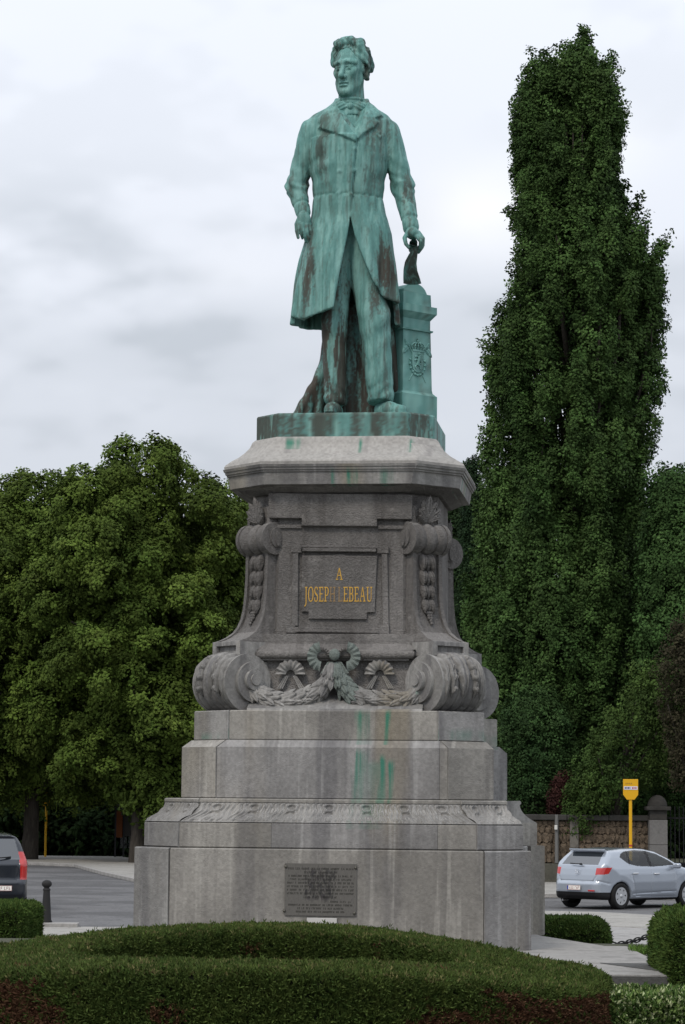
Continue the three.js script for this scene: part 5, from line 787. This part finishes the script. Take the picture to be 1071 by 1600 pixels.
// ------------------------------------------------------------------ cars
function carSkin(c, cell) { // x forward from the rear axle, y up, z to the right
  const side = c.side, wx = (x) => table(c.plan, x)[0], wy = (y) => table(c.wide, y)[0];
  const f = (x, y, z) => {
    const az = Math.abs(z); let d = poly2(x, y, side) + 0.02;
    const w = Math.min(wx(x), wy(y) + c.flare * Math.exp(-(((Math.hypot(x, y - 0.3) - 0.40) / 0.07) ** 2)) + c.flare * Math.exp(-(((Math.hypot(x - c.base, y - 0.3) - 0.40) / 0.07) ** 2)));
    d = smax(d, (az - w) * 0.92, 0.10);
    for (const ax of [0, c.base]) if (az > 0.45) d = smax(d, -(Math.hypot(x - ax, y - 0.30) - 0.345), 0.015);
    for (const [x0, y0, x1, y1] of c.lines) { const ex = x1 - x0, ey = y1 - y0, t = clamp(((x - x0) * ex + (y - y0) * ey) / (ex * ex + ey * ey)), g = Math.hypot(x - x0 - ex * t, y - y0 - ey * t); if (g < 0.05 && az > 0.4) d += 0.013 * Math.exp(-((g / 0.011) ** 2)); }
    if (x < 0.1) for (const [z0, y0, z1, y1] of c.rear ?? []) { const ez = z1 - z0, ey = y1 - y0, t = clamp(((az - z0) * ez + (y - y0) * ey) / (ez * ez + ey * ey)), g = Math.hypot(az - z0 - ez * t, y - y0 - ey * t); if (g < 0.05) d += 0.013 * Math.exp(-((g / 0.011) ** 2)); }
    return d;
  };
  const g = skin(f, c.lo, c.hi, cell), P = g.attributes.position, N = g.attributes.normal, I = g.index.array, sets = {};
  for (let i = 0; i < I.length; i += 3) { let x = 0, y = 0, z = 0, nz = 0, nx = 0; for (let k = 0; k < 3; k++) { x += P.getX(I[i + k]) / 3; y += P.getY(I[i + k]) / 3; z += P.getZ(I[i + k]) / 3; nz += N.getZ(I[i + k]) / 3; nx += N.getX(I[i + k]) / 3; } const n = c.part(x, y, z, nx, nz); (sets[n] ??= []).push(I[i], I[i + 1], I[i + 2]); }
  const out = {}; for (const [n, ix] of Object.entries(sets)) { const m = new Map(), p = [], q = [], jx = ix.map((v) => { if (!m.has(v)) { m.set(v, p.length / 3); p.push(P.getX(v), P.getY(v), P.getZ(v)); q.push(N.getX(v), N.getY(v), N.getZ(v)); } return m.get(v); }); const h = new THREE.BufferGeometry(); h.setAttribute('position', new THREE.BufferAttribute(new Float32Array(p), 3)); h.setAttribute('normal', new THREE.BufferAttribute(new Float32Array(q), 3)); h.setIndex(jx); out[n] = h; }
  return out;
}
const inside = (P) => (x, y) => poly2(x, y, P) < 0;
const paint = (r, g, b) => new THREE.MeshPhysicalMaterial({ color: rgb(r, g, b), metalness: 0.45, roughness: 0.34, clearcoat: 1, clearcoatRoughness: 0.06, side: THREE.DoubleSide });
const glassMat = new THREE.MeshPhysicalMaterial({ color: rgb(0.42, 0.47, 0.47), transmission: 1, thickness: 0, roughness: 0.02, ior: 1.5, side: THREE.DoubleSide });
const skyGlass = new THREE.MeshPhysicalMaterial({ color: rgb(0.02, 0.025, 0.03), roughness: 0.03, ior: 2.2, side: THREE.DoubleSide });
const blackTrim = std({ color: rgb(0.012, 0.012, 0.013), roughness: 0.45 }), rubber = std({ color: rgb(0.014, 0.014, 0.014), roughness: 0.8 }), chrome = std({ color: rgb(0.7, 0.7, 0.7), metalness: 1, roughness: 0.18 }), redLens = new THREE.MeshPhysicalMaterial({ color: rgb(0.42, 0.014, 0.012), roughness: 0.12, clearcoat: 1, side: THREE.DoubleSide }), seatMat = std({ color: rgb(0.03, 0.03, 0.033), roughness: 0.95 }), hubMat = std({ color: rgb(0.48, 0.49, 0.50), metalness: 0.6, roughness: 0.35 });
const mats = (body) => ({ body, door: body, rear_door: body, tailgate: body, side_window: glassMat, rear_window: skyGlass, quarter_window: glassMat, windscreen: glassMat, pillar_trim: blackTrim, bumper_trim: blackTrim, tail_light: redLens, headlight: chrome, sill_trim: blackTrim });
function wheel(parent, x, z, R, sgn) {
  const w = part('wheel', parent); w.position.set(x, R, z);
  const t = [[0.205, -0.085], [0.25, -0.1], [R - 0.02, -0.095], [R, -0.07], [R, 0.07], [R - 0.02, 0.095], [0.25, 0.1], [0.205, 0.085]].map((p) => new THREE.Vector2(...p)); const ty = new THREE.LatheGeometry(t, 40); ty.rotateX(Math.PI / 2); mesh('tyre', ty, rubber, w);
  const s = new THREE.Shape(); s.absarc(0, 0, 0.212, 0, Math.PI * 2); for (let i = 0; i < 7; i++) { const a = i / 7 * Math.PI * 2, h = new THREE.Path(), c = Math.cos(a), n = Math.sin(a); h.moveTo(0.105 * c - 0.012 * n, 0.105 * n + 0.012 * c); h.lineTo(0.175 * c - 0.036 * n, 0.175 * n + 0.036 * c); h.lineTo(0.175 * c + 0.022 * n, 0.175 * n - 0.022 * c); h.closePath(); s.holes.push(h); }
  const e = new THREE.ExtrudeGeometry(s, { depth: 0.02, bevelEnabled: true, bevelSize: 0.004, bevelThickness: 0.006, bevelSegments: 2, curveSegments: 24 }); e.translate(0, 0, 0.06); if (sgn < 0) e.rotateY(Math.PI); mesh('hubcap', e, hubMat, w);
  const hub = new THREE.SphereGeometry(0.05, 16, 10); hub.scale(1, 1, 0.5); hub.translate(0, 0, sgn * 0.08); mesh('hub', hub, hubMat, w);
  const dk = new THREE.CylinderGeometry(0.205, 0.205, 0.03, 28); dk.rotateX(Math.PI / 2); mesh('brake_disc', dk, blackTrim, w);
}
function plateTex(seed, w = 256, h = 64) { const cv = document.createElement('canvas'); cv.width = w; cv.height = h; const x = cv.getContext('2d'); x.fillStyle = '#e9e7e0'; x.fillRect(0, 0, w, h); x.strokeStyle = '#7c1a1a'; x.lineWidth = 4; x.strokeRect(3, 3, w - 6, h - 6); x.fillStyle = '#234b9a'; x.fillRect(6, 6, 24, h - 12); const R = rng(seed); x.fillStyle = '#7a2b2b'; for (let i = 0; i < 6; i++) { const px = 44 + i * 31 + (i > 2 ? 16 : 0); x.fillRect(px, 14, 5, 36); x.fillRect(px, R() < 0.5 ? 14 : 46, 20, 5); if (R() < 0.6) x.fillRect(px + 15, 14, 5, 36); if (R() < 0.5) x.fillRect(px, 30, 18, 5); } const t = new THREE.CanvasTexture(cv); t.colorSpace = THREE.SRGBColorSpace; return t; }
function plateMesh(parent, x, y, z, seed) { const g = new THREE.BoxGeometry(0.012, 0.11, 0.42); const m = std({ map: plateTex(seed), roughness: 0.4 }), o = std({ color: rgb(0.6, 0.6, 0.58) }); const a = mesh('number_plate', g, [o, m, o, o, o, o], parent); a.position.set(x, y, z); return a; }
{ // silver blue hatchback
  const root = thing('parked_car', 'silver blue five door hatchback on the road at the right', 'car', [0, 0, 0]);
  const c = { base: 2.47, flare: 0.022, lo: [-0.80, 0.14, -0.90], hi: [3.38, 1.5, 0.90],
    side: [[-0.60, 0.22], [-0.69, 0.30], [-0.72, 0.42], [-0.72, 0.60], [-0.66, 0.68], [-0.64, 0.80], [-0.60, 0.94], [-0.56, 1.03], [-0.38, 1.22], [-0.24, 1.335], [-0.30, 1.372], [-0.05, 1.405], [0.35, 1.435], [0.75, 1.445], [1.15, 1.425], [1.5, 1.36], [1.9, 1.2], [2.3, 1.01], [2.75, 0.90], [3.1, 0.75], [3.27, 0.58], [3.31, 0.42], [3.25, 0.2], [2.9, 0.17], [0.5, 0.17], [-0.4, 0.2]],
    plan: [[-0.75, 0.46], [-0.70, 0.58], [-0.60, 0.69], [-0.40, 0.78], [-0.05, 0.842], [0.5, 0.848], [2.0, 0.845], [2.5, 0.84], [2.9, 0.77], [3.15, 0.64], [3.3, 0.48]],
    wide: [[0.15, 0.74], [0.28, 0.80], [0.45, 0.832], [0.62, 0.846], [0.82, 0.84], [0.93, 0.815], [1.0, 0.785], [1.2, 0.70], [1.34, 0.625], [1.40, 0.56], [1.445, 0.40], [1.5, 0.3]],
    lines: [[0.36, 1.02, 0.38, 0.80], [0.38, 0.80, 0.56, 0.32], [1.12, 1.0, 1.12, 0.28], [0.56, 0.30, 2.05, 0.28], [2.05, 0.28, 2.02, 0.98], [-0.62, 0.66, -0.36, 0.60], [0.42, 0.36, 2.02, 0.40]],
    rear: [[0, 0.655, 0.50, 0.655], [0.50, 0.655, 0.60, 0.80]] };
  const dlo = inside([[0.09, 1.215], [0.17, 1.29], [0.32, 1.345], [0.75, 1.378], [1.15, 1.355], [1.5, 1.275], [1.86, 1.125], [2.05, 1.02], [1.2, 0.985], [0.62, 1.005], [0.33, 1.06]]), rd = inside([[0.36, 1.0], [0.38, 0.80], [0.56, 0.30], [1.12, 0.28], [1.12, 0.985], [0.62, 1.0]]), fd = inside([[1.12, 0.985], [1.12, 0.28], [2.05, 0.28], [2.03, 1.0]]), lamp = inside([[-0.70, 0.80], [-0.62, 0.965], [-0.29, 0.985], [-0.40, 0.83]]), head = inside([[2.75, 0.74], [2.8, 0.84], [3.1, 0.72], [3.2, 0.6]]);
  c.part = (x, y, z, nx, nz) => {
    const az = Math.abs(z);
    if (az > 0.5 && dlo(x, y)) return Math.abs(x - (1.12 - (y - 1) * 0.05)) < 0.05 || Math.abs(x - 0.40) < 0.022 ? 'pillar_trim' : x < 0.4 ? 'quarter_window' : 'side_window';
    if (nx < -0.35 && az < 0.565 - (y - 1.03) * 0.26 && y > 1.035 && y < 1.325) return 'rear_window';
    if (nx > 0.2 && az < 0.66 - (y - 1.0) * 0.3 && y > 1.02 && y < 1.37 && x > 1.2) return 'windscreen';
    if (az > 0.55 && lamp(x, y)) return 'tail_light'; if (az > 0.4 && head(x, y)) return 'headlight';
    if (x < 0.2 && y < 0.40 && x < -0.33) return 'bumper_trim'; if (y < 0.245) return 'sill_trim';
    if (az > 0.5 && rd(x, y)) return 'rear_door'; if (az > 0.5 && fd(x, y)) return 'door';
    return 'body';
  };
  const m = mats(paint(0.33, 0.365, 0.415)); for (const [n, g] of Object.entries(carSkin(c, 0.018))) mesh(n, g, m[n], root);
  for (const [x, z] of [[0, 0.74], [0, -0.74], [2.47, 0.74], [2.47, -0.74]]) wheel(root, x, z, 0.31, Math.sign(z));
  for (const x of [0.50, 1.42]) for (const z of [0.36, -0.36]) { mesh('seat', merge([box(0.14, 0.58, 0.5, x, 0.80, z, 0.06), box(0.1, 0.2, 0.26, x - 0.03, 1.16, z, 0.045)]), seatMat, root); }
  mesh('cabin_floor', merge([box(2.4, 0.04, 1.4, 0.9, 0.62, 0), box(0.35, 0.25, 1.3, 2.05, 0.88, 0)]), seatMat, root);
  for (const [x, y] of [[0.50, 0.835], [1.27, 0.82]]) { const h = new THREE.CapsuleGeometry(0.018, 0.15, 4, 8); h.rotateZ(Math.PI / 2); h.translate(x, y, 0.862); mesh('door_handle', h, chrome, root); }
  mesh('mirror', box(0.14, 0.13, 0.2, 1.95, 1.0, 0.92, 0.05), m.body, root);
  mesh('wiper', merge([tube([[-0.585, 1.06, -0.25], [-0.60, 1.05, 0.0], [-0.585, 1.06, 0.1]], 0.014, 8, 5), box(0.05, 0.03, 0.07, -0.585, 1.04, 0.08, 0.01)]), blackTrim, root);
  mesh('spoiler', box(0.10, 0.03, 1.05, -0.27, 1.385, 0, 0.012), m.body, root);
  { const e = [tube([[0, 0.04, 0.035], [0, 0.045, -0.03], [0, 0.012, -0.035], [0, -0.008, 0.03], [0, -0.042, 0.03], [0, -0.042, -0.035]].map((p) => new V3(...p)), 0.009, 24, 6)]; const b = mesh('emblem', merge(e), chrome, root); b.position.set(-0.655, 0.875, 0); b.rotation.z = -0.25; }
  plateMesh(root, -0.735, 0.50, -0.02, 5);
  for (const s of [1]) mesh('reflector', box(0.02, 0.035, 0.2, -0.705, 0.44, 0.50, 0.008), redLens, root);
  mesh('exhaust', (() => { const g = new THREE.CylinderGeometry(0.025, 0.025, 0.2, 12); g.rotateZ(Math.PI / 2); g.translate(-0.6, 0.2, -0.4); return g; })(), chrome, root);
  const p = groundAt(967, 1421, 0); root.rotation.y = 0.76; root.position.set(p.x - 0.74 * Math.sin(0.76), 0.002, p.z - 0.74 * Math.cos(0.76));
}
{ // dark car cut by the left border, seen from behind
  const root = thing('parked_car', 'dark blue tall hatchback seen from behind at the left edge', 'car', [0, 0, 0]);
  const c = { base: 2.6, flare: 0.015, lo: [-0.86, 0.14, -0.95], hi: [3.5, 1.7, 0.95],
    side: [[-0.70, 0.22], [-0.80, 0.34], [-0.80, 0.60], [-0.74, 0.68], [-0.74, 0.98], [-0.66, 1.10], [-0.50, 1.52], [-0.55, 1.585], [-0.2, 1.62], [0.6, 1.645], [1.3, 1.61], [1.8, 1.45], [2.4, 1.1], [2.9, 0.95], [3.25, 0.8], [3.4, 0.5], [3.35, 0.2], [2.9, 0.17], [-0.4, 0.2]],
    plan: [[-0.82, 0.70], [-0.75, 0.79], [-0.6, 0.85], [0, 0.885], [2.5, 0.88], [3.0, 0.8], [3.4, 0.5]],
    wide: [[0.15, 0.78], [0.3, 0.85], [0.6, 0.88], [0.95, 0.87], [1.1, 0.82], [1.4, 0.70], [1.55, 0.60], [1.65, 0.45]],
    lines: [[0.36, 1.05, 0.5, 0.32], [1.2, 1.05, 1.2, 0.28]], rear: [[0, 0.64, 0.62, 0.64], [0.62, 0.64, 0.66, 1.05]] };
  const dlo = inside([[-0.22, 1.15], [-0.1, 1.46], [0.6, 1.55], [1.3, 1.51], [1.7, 1.38], [2.2, 1.10], [0.5, 1.07]]);
  c.part = (x, y, z, nx, nz) => { const az = Math.abs(z); if (az > 0.5 && dlo(x, y)) return Math.abs(x - 1.2) < 0.05 || Math.abs(x - 0.38) < 0.05 ? 'pillar_trim' : 'side_window'; if (nx < -0.4 && az < 0.68 - (y - 1.1) * 0.3 && y > 1.08 && y < 1.50) return 'rear_window'; if (nx > 0.2 && az < 0.72 - (y - 1.0) * 0.3 && y > 1.1 && y < 1.52 && x > 1.3) return 'windscreen'; if (x < -0.42 && az > 0.69 - Math.max(0, y - 0.95) * 0.24 && y > 0.66 && y < 1.24) return 'tail_light'; if (x < -0.5 && y > 0.96 && y <= 1.08 && az < 0.62) return 'tailgate'; if (y < 0.24) return 'sill_trim'; return 'body'; };
  const m = mats(paint(0.010, 0.014, 0.022)); for (const [n, g] of Object.entries(carSkin(c, 0.022))) mesh(n, g, m[n], root);
  for (const [x, z] of [[0, 0.77], [0, -0.77], [2.6, 0.77], [2.6, -0.77]]) wheel(root, x, z, 0.31, Math.sign(z));
  mesh('wiper', tube([[-0.68, 1.13, -0.1], [-0.69, 1.11, 0.25], [-0.66, 1.13, 0.48]], 0.014, 8, 5), blackTrim, root);
  plateMesh(root, -0.81, 0.48, 0.30, 9);
  for (const x of [0.55, 1.5]) for (const z of [0.38, -0.38]) mesh('seat', box(0.16, 0.8, 0.5, x, 0.95, z, 0.07), seatMat, root);
  const p = groundAt(36, 1424, 0); root.scale.y = 1.05; root.rotation.y = 1.74; root.position.set(p.x - 0.88, 0.002, p.z - 0.62);
}
// ------------------------------------------------------------------ bollard and chains
{
  const iron = std({ color: rgb(0.02, 0.02, 0.02), roughness: 0.7, metalness: 0 });
  const bp = W(72, 1452, 48.6), h = 0.86, y0 = 0.10;
  const t = thing('bollard', 'dark iron bollard with a ball top on a pale kerb at the left', 'bollard', [bp.x, y0, bp.z]);
  mesh('base_block', boxUV(box(1.0, 0.09, 0.34, 0.12, 0.03, 0.1, 0.015)), kerbMat, t);
  const prof = [[0.0, 0.07], [0.115, 0.07], [0.115, 0.10], [0.098, 0.12], [0.062, h - 0.2], [0.072, h - 0.19], [0.072, h - 0.165], [0.05, h - 0.15], [0.056, h - 0.135]].map((p) => new THREE.Vector2(...p)); mesh('post', new THREE.LatheGeometry(prof, 12), iron, t);
  const b = new THREE.SphereGeometry(0.088, 16, 12); b.scale(1.1, 0.85, 1.1); b.translate(0, h - 0.07, 0); mesh('ball_top', b, iron, t);
  const link = new THREE.TorusGeometry(0.05, 0.0155, 7, 16); link.scale(1.55, 1, 1);
  const chain = (label, pts, n, sc = 1) => { const c = thing('chain', label, 'chain', [0, 0, 0], 0, 'chains round the monument plot'), cv = new THREE.CatmullRomCurve3(pts); for (let i = 0; i < n; i++) { const t = (i + 0.5) / n, p = cv.getPointAt(t), d = cv.getTangentAt(t), m = mesh('link', link, iron, c); m.position.copy(p); m.quaternion.setFromUnitVectors(new V3(1, 0, 0), d).multiply(new THREE.Quaternion().setFromAxisAngle(new V3(1, 0, 0), i % 2 ? Math.PI / 2 - 0.3 : 0.25)); m.scale.setScalar(sc); } };
  chain('sagging iron chain running right from the bollard', [W(78, 1449, 48.6), W(92, 1455, 48.5), W(112, 1458.5, 48.5), W(150, 1459, 48.5), W(185, 1456, 48.5), W(207, 1451, 48.5)], 26, 0.66);
  chain('sagging iron chain at the right, rising into the tall rounded hedge block', [W(930, 1477, 37), W(946, 1476.5, 37), W(968, 1475, 37), W(995, 1469, 37), W(1020, 1460, 37), W(1040, 1451, 37)], 18, 0.66);
}
// ------------------------------------------------------------------ yellow stop signs
{
  const yel = std({ color: rgb(0.62, 0.34, 0.012), roughness: 0.45 }), white = std({ color: rgb(0.55, 0.55, 0.6), roughness: 0.5 });
  const stop = (label, px, pyTop, pyBot, d, full) => {
    const b = W(px, pyBot, d), top = W(px, pyTop, d).y, t = thing('bus_stop_sign', label, 'stop sign', [b.x, 0.1, b.z], 0, 'yellow bus stop signs'), k = top - 0.1;
    const pole = new THREE.CylinderGeometry(0.045, 0.045, k - 0.2, 14); pole.translate(0, (k - 0.2) / 2, 0); mesh('pole', pole, yel, t);
    const s = new THREE.Shape([[-0.2, k], [0.2, k], [0.2, k - 0.42], [0.1, k - 0.55], [-0.1, k - 0.55], [-0.2, k - 0.42]].map((p) => new THREE.Vector2(...p))), g = new THREE.ExtrudeGeometry(s, { depth: 0.04, bevelEnabled: true, bevelSize: 0.008, bevelThickness: 0.008, bevelSegments: 2 }); g.translate(0, 0, 0.02); mesh('sign_plate', g, yel, t);
    if (full) { const cv = document.createElement('canvas'); cv.width = 128; cv.height = 32; const x = cv.getContext('2d'); x.fillStyle = '#c9cad6'; x.fillRect(0, 0, 128, 32); x.fillStyle = '#3a3f66'; for (const [a, w] of [[8, 12], [24, 8], [36, 14], [54, 6]]) x.fillRect(a, 8, w, 16); x.fillStyle = '#a03a3a'; for (const [a, w] of [[76, 14], [94, 8], [106, 12]]) x.fillRect(a, 8, w, 16); const tx = new THREE.CanvasTexture(cv); tx.colorSpace = THREE.SRGBColorSpace; const m = mesh('name_strip', box(0.38, 0.09, 0.012, 0, k - 0.235, 0.072), [white, white, white, white, std({ map: tx, roughness: 0.5 }), white], t); mesh('heading', merge([box(0.03, 0.035, 0.008, -0.13, k - 0.11, 0.07), box(0.03, 0.035, 0.008, -0.08, k - 0.11, 0.07), box(0.03, 0.035, 0.008, -0.03, k - 0.11, 0.07), box(0.03, 0.035, 0.008, 0.02, k - 0.11, 0.07)]), std({ color: rgb(0.35, 0.2, 0.03) }), t); mesh('pole_band', (() => { const c = new THREE.CylinderGeometry(0.048, 0.048, 0.05, 14); c.translate(0, 1.22, 0); return c; })(), std({ color: rgb(0.4, 0.07, 0.04) }), t); }
  };
  stop('yellow bus stop sign on a yellow pole behind the silver blue car', 986, 1218, 1389, 71.5, true);
  stop('yellow bus stop sign in the deep shade under the lindens at the left', 71, 1238, 1341, 105, false);
}
// ------------------------------------------------------------------ garden wall, gate pillar, railings
{
  const D = 78, zW = CAMZ - D, x0 = W(690, 1300, D).x, x1 = W(1016, 1300, D).x, y1 = W(900, 1273, D).y, t = thing('garden_wall', 'rough brown stone garden wall with dark coping behind the bus stop sign', 'wall', [0, 0, zW]);
  const rough = [0, 1, 2].map((i) => std({ map: tex(128, 128, (u, v) => { const n = tfbm(u, v, 8, 4, 30 + i), m = tfbm(u, v, 30, 3, 50 + i); return mix3(mix3([0.050, 0.038, 0.027], [0.140, 0.106, 0.074], sstep(0.25, 0.75, n)), [0.16, 0.138, 0.108], sstep(0.58, 0.75, m) * 0.7); }, { repeat: [1.2, 1.2], offset: [i * 0.37, 0] }), roughness: 0.95 }));
  const dark = std({ map: paveMap([0.045, 0.043, 0.04], 31), roughness: 0.9 }), plinthM = std({ map: paveMap([0.085, 0.082, 0.066], 33), roughness: 0.95 });
  mesh('backing', box(x1 - x0, y1 - 0.2, 0.3, (x0 + x1) / 2, (y1 - 0.2) / 2, -0.2), std({ color: rgb(0.05, 0.042, 0.034) }), t);
  mesh('plinth', boxUV(box(x1 - x0, 0.66, 0.5, (x0 + x1) / 2, 0.33, 0, 0.03)), plinthM, t);
  { const n = 5, cg = boxUV(new RoundedBoxGeometry((x1 - x0) / n - 0.01, 0.17, 0.56, 2, 0.03)); for (let i = 0; i < n; i++) { const m = mesh('coping_stone', cg, dark, t); m.position.set(lerp(x0, x1, (i + 0.5) / n), y1 - 0.085, -0.05); } }
  const R = rng(91), vars = []; for (let i = 0; i < 8; i++) { const g = new THREE.IcosahedronGeometry(0.5, 1), p = g.attributes.position; for (let k = 0; k < p.count; k++) { const x = p.getX(k), y = p.getY(k), z = p.getZ(k), q = (v) => Math.sign(v) * Math.abs(v * 2) ** 0.55 / 2, j = (s) => 1.3 * (hsh(Math.round(x * 99), Math.round(y * 99), Math.round(z * 99) + i * 17 + s) - 0.5) * 0.22; p.setXYZ(k, q(x) + j(1), q(y) + j(2), q(z) + j(3)); } g.computeVertexNormals(); vars.push(boxUV(g)); }
  const yA = 0.68, yB = y1 - 0.18; for (let y = yA; y < yB - 0.05;) { const h = Math.min(0.22 + 0.12 * R(), yB - y); let x = x0 + R() * 0.1; while (x < x1 - 0.1) { const w = Math.min(0.10 + 0.13 * R(), x1 - x); const m = mesh('stone', vars[Math.floor(R() * 8)], rough[Math.floor(R() * 3)], t); m.position.set(x + w / 2, y + h / 2, -0.02); m.scale.set(w * 1.12, h * 1.1, 0.2 + 0.1 * R()); x += w; } y += h; }
  const q0 = W(893, 1300, D - 0.3).x, qs = std({ map: paveMap([0.13, 0.12, 0.105], 35) }); for (let i = 0; i < 3; i++) mesh('quoin', boxUV(box(0.26, 0.43, 0.3, q0 + 0.1, 0.9 + i * 0.44, 0.06, 0.02)), qs, t);
  const pipe = new THREE.CylinderGeometry(0.06, 0.06, 1.45, 10); pipe.translate(W(871, 1300, D - 0.4).x, 0.75 + 0.65, 0.2); mesh('drain_pipe', pipe, std({ color: rgb(0.13, 0.13, 0.125), roughness: 0.6 }), t);
  const lx = W(869.5, 1293, D - 0.4); mesh('wall_lamp', box(0.09, 0.14, 0.08, lx.x, lx.y, 0.3, 0.02), std({ color: rgb(0.55, 0.55, 0.52) }), t);
  // gate pillar
  const gx = W(1028, 1300, D - 0.3).x, gt = thing('gate_pillar', 'square stone gate pillar with a domed dark cap, right of the bus stop sign', 'pillar', [gx, 0, zW + 0.25]), pm = std({ map: paveMap([0.155, 0.152, 0.148], 37), roughness: 0.9 });
  const yc = W(1028, 1281, D - 0.5).y, hw = 0.27; const blocks = [0.66, 1.25, yc]; let yb0 = 0; for (const b of blocks) { mesh('stone_block', boxUV(box(hw * 2, b - yb0 - 0.008, hw * 2, 0, (yb0 + b) / 2, 0, 0.015)), pm, gt); yb0 = b; }
  mesh('neck_block', boxUV(box(hw * 2 - 0.02, 0.28, hw * 2 - 0.02, 0, yc + 0.14, 0, 0.02)), dark, gt); mesh('cap', boxUV(box(hw * 2 + 0.2, 0.12, hw * 2 + 0.2, 0, yc + 0.34, 0, 0.03)), dark, gt); const dm = new THREE.SphereGeometry(0.3, 20, 10, 0, 6.2832, 0, 1.5708); dm.scale(1, 1.15, 1); dm.translate(0, yc + 0.40, 0); mesh('dome', dm, dark, gt);
  // gate
  const gate = thing('iron_gate', 'dark iron gate of upright bars between the gate pillar and the photo edge', 'gate', [gx + hw + 0.05, 0, zW + 0.2]), im = std({ color: rgb(0.014, 0.014, 0.016), roughness: 0.5, metalness: 0.4 }), bar = new THREE.CylinderGeometry(0.016, 0.016, 2.3, 8); for (let i = 0; i < 20; i++) { const m = mesh('bar', bar, im, gate); m.position.set(0.08 + i * 0.13, 1.25, 0); } for (const y of [0.2, 0.7, 2.05]) mesh('rail', box(2.7, 0.05, 0.035, 1.35, y, 0), im, gate); mesh('kick_panel', box(2.66, 0.5, 0.012, 1.35, 0.45, -0.02), im, gate);
}
// ------------------------------------------------------------------ under the lindens: shelter with posters, building far left
{
  const D = 106, p = W(196, 1345, D), t = thing('bus_shelter', 'dark bus shelter with orange and olive posters under the lindens beside the pedestal', 'shelter', [p.x, 0.1, p.z]), fr = std({ color: rgb(0.025, 0.025, 0.027), roughness: 0.5 });
  const m = D / F, X0 = (180 - 196) * m, X1 = (240 - 196) * m, top = W(196, 1262, D).y - 0.1;
  for (const x of [X0, (193 - 196) * m, (222 - 196) * m, X1]) mesh('post', box(0.07, top, 0.07, x, top / 2, 0), fr, t); mesh('roof', box(X1 - X0 + 0.3, 0.12, 1.3, (X0 + X1) / 2, top + 0.06, -0.5, 0.03), fr, t); mesh('header', box(1.3, 0.22, 0.06, 0.45, top - 0.2, 0), std({ color: rgb(0.08, 0.08, 0.085) }), t);
  mesh('poster', box(0.28, 1.1, 0.03, (185.5 - 196) * m, 1.35, 0.01), std({ color: rgb(0.16, 0.045, 0.008), roughness: 0.5 }), t); mesh('poster', box(0.36, 1.0, 0.03, (212 - 196) * m, 1.35, 0.01), std({ color: rgb(0.26, 0.22, 0.02), roughness: 0.5 }), t); mesh('poster', box(0.42, 1.0, 0.03, (200 - 196) * m, 1.35, 0.0), std({ color: rgb(0.05, 0.045, 0.04), roughness: 0.5 }), t); mesh('bench', box(1.5, 0.06, 0.4, 0.6, 0.5, -0.5, 0.02), fr, t); mesh('glass', box(X1 - X0 - 0.1, 1.7, 0.012, (X0 + X1) / 2, 1.2, -1.0), glassMat, t);
}
{
  const D = 150, a = W(-60, 1340, D), b = W(24, 1340, D), yt = W(10, 1150, D).y, t = thing('pale_house', 'pale house with brick edge and window glimpsed between trunks at the left edge', 'house', [a.x, 0, a.z]), wd = b.x - a.x, wall = std({ map: paveMap([0.52, 0.49, 0.45], 41) }), brick = std({ map: paveMap([0.33, 0.21, 0.15], 43) });
  mesh('wall', boxUV(box(wd, yt, 6, wd / 2, yt / 2, -3)), wall, t); mesh('brick_edge', boxUV(box(0.35, 3.2, 0.3, wd - 0.2, W(10, 1250, D).y, 0.05)), brick, t); const rf = loft([[yt, [[-0.3, 0.4], [wd + 0.3, 0.4], [wd + 0.3, -6.4], [-0.3, -6.4]]], [yt + 2.2, [[-0.3, -2.8], [wd + 0.3, -2.8], [wd + 0.3, -3.2], [-0.3, -3.2]]]]); mesh('roof', rf, brick, t);
  const g = std({ color: rgb(0.03, 0.035, 0.05), roughness: 0.1 }), w0 = W(7, 1252, D); for (const dx of [0, -1.6]) { const w = part('window', t); mesh('pane', box(0.5, 1.7, 0.05, w0.x - a.x + dx, w0.y, 0.03), g, w); mesh('frame', merge([box(0.56, 0.08, 0.1, w0.x - a.x + dx, w0.y + 0.88, 0.05), box(0.56, 0.08, 0.1, w0.x - a.x + dx, w0.y - 0.88, 0.05), box(0.06, 1.7, 0.09, w0.x - a.x + dx, w0.y, 0.05), box(0.5, 0.05, 0.09, w0.x - a.x + dx, w0.y + 0.3, 0.052)]), std({ color: rgb(0.6, 0.6, 0.6) }), w); }
}
// ------------------------------------------------------------------ draw
const renderer = new THREE.WebGLRenderer({ antialias: true });
renderer.setSize(685, 1024); renderer.shadowMap.enabled = true; renderer.shadowMap.type = THREE.PCFSoftShadowMap;
renderer.toneMapping = THREE.LinearToneMapping; renderer.toneMappingExposure = EXPOSURE;
scene.updateMatrixWorld(true);
renderer.render(scene, camera);
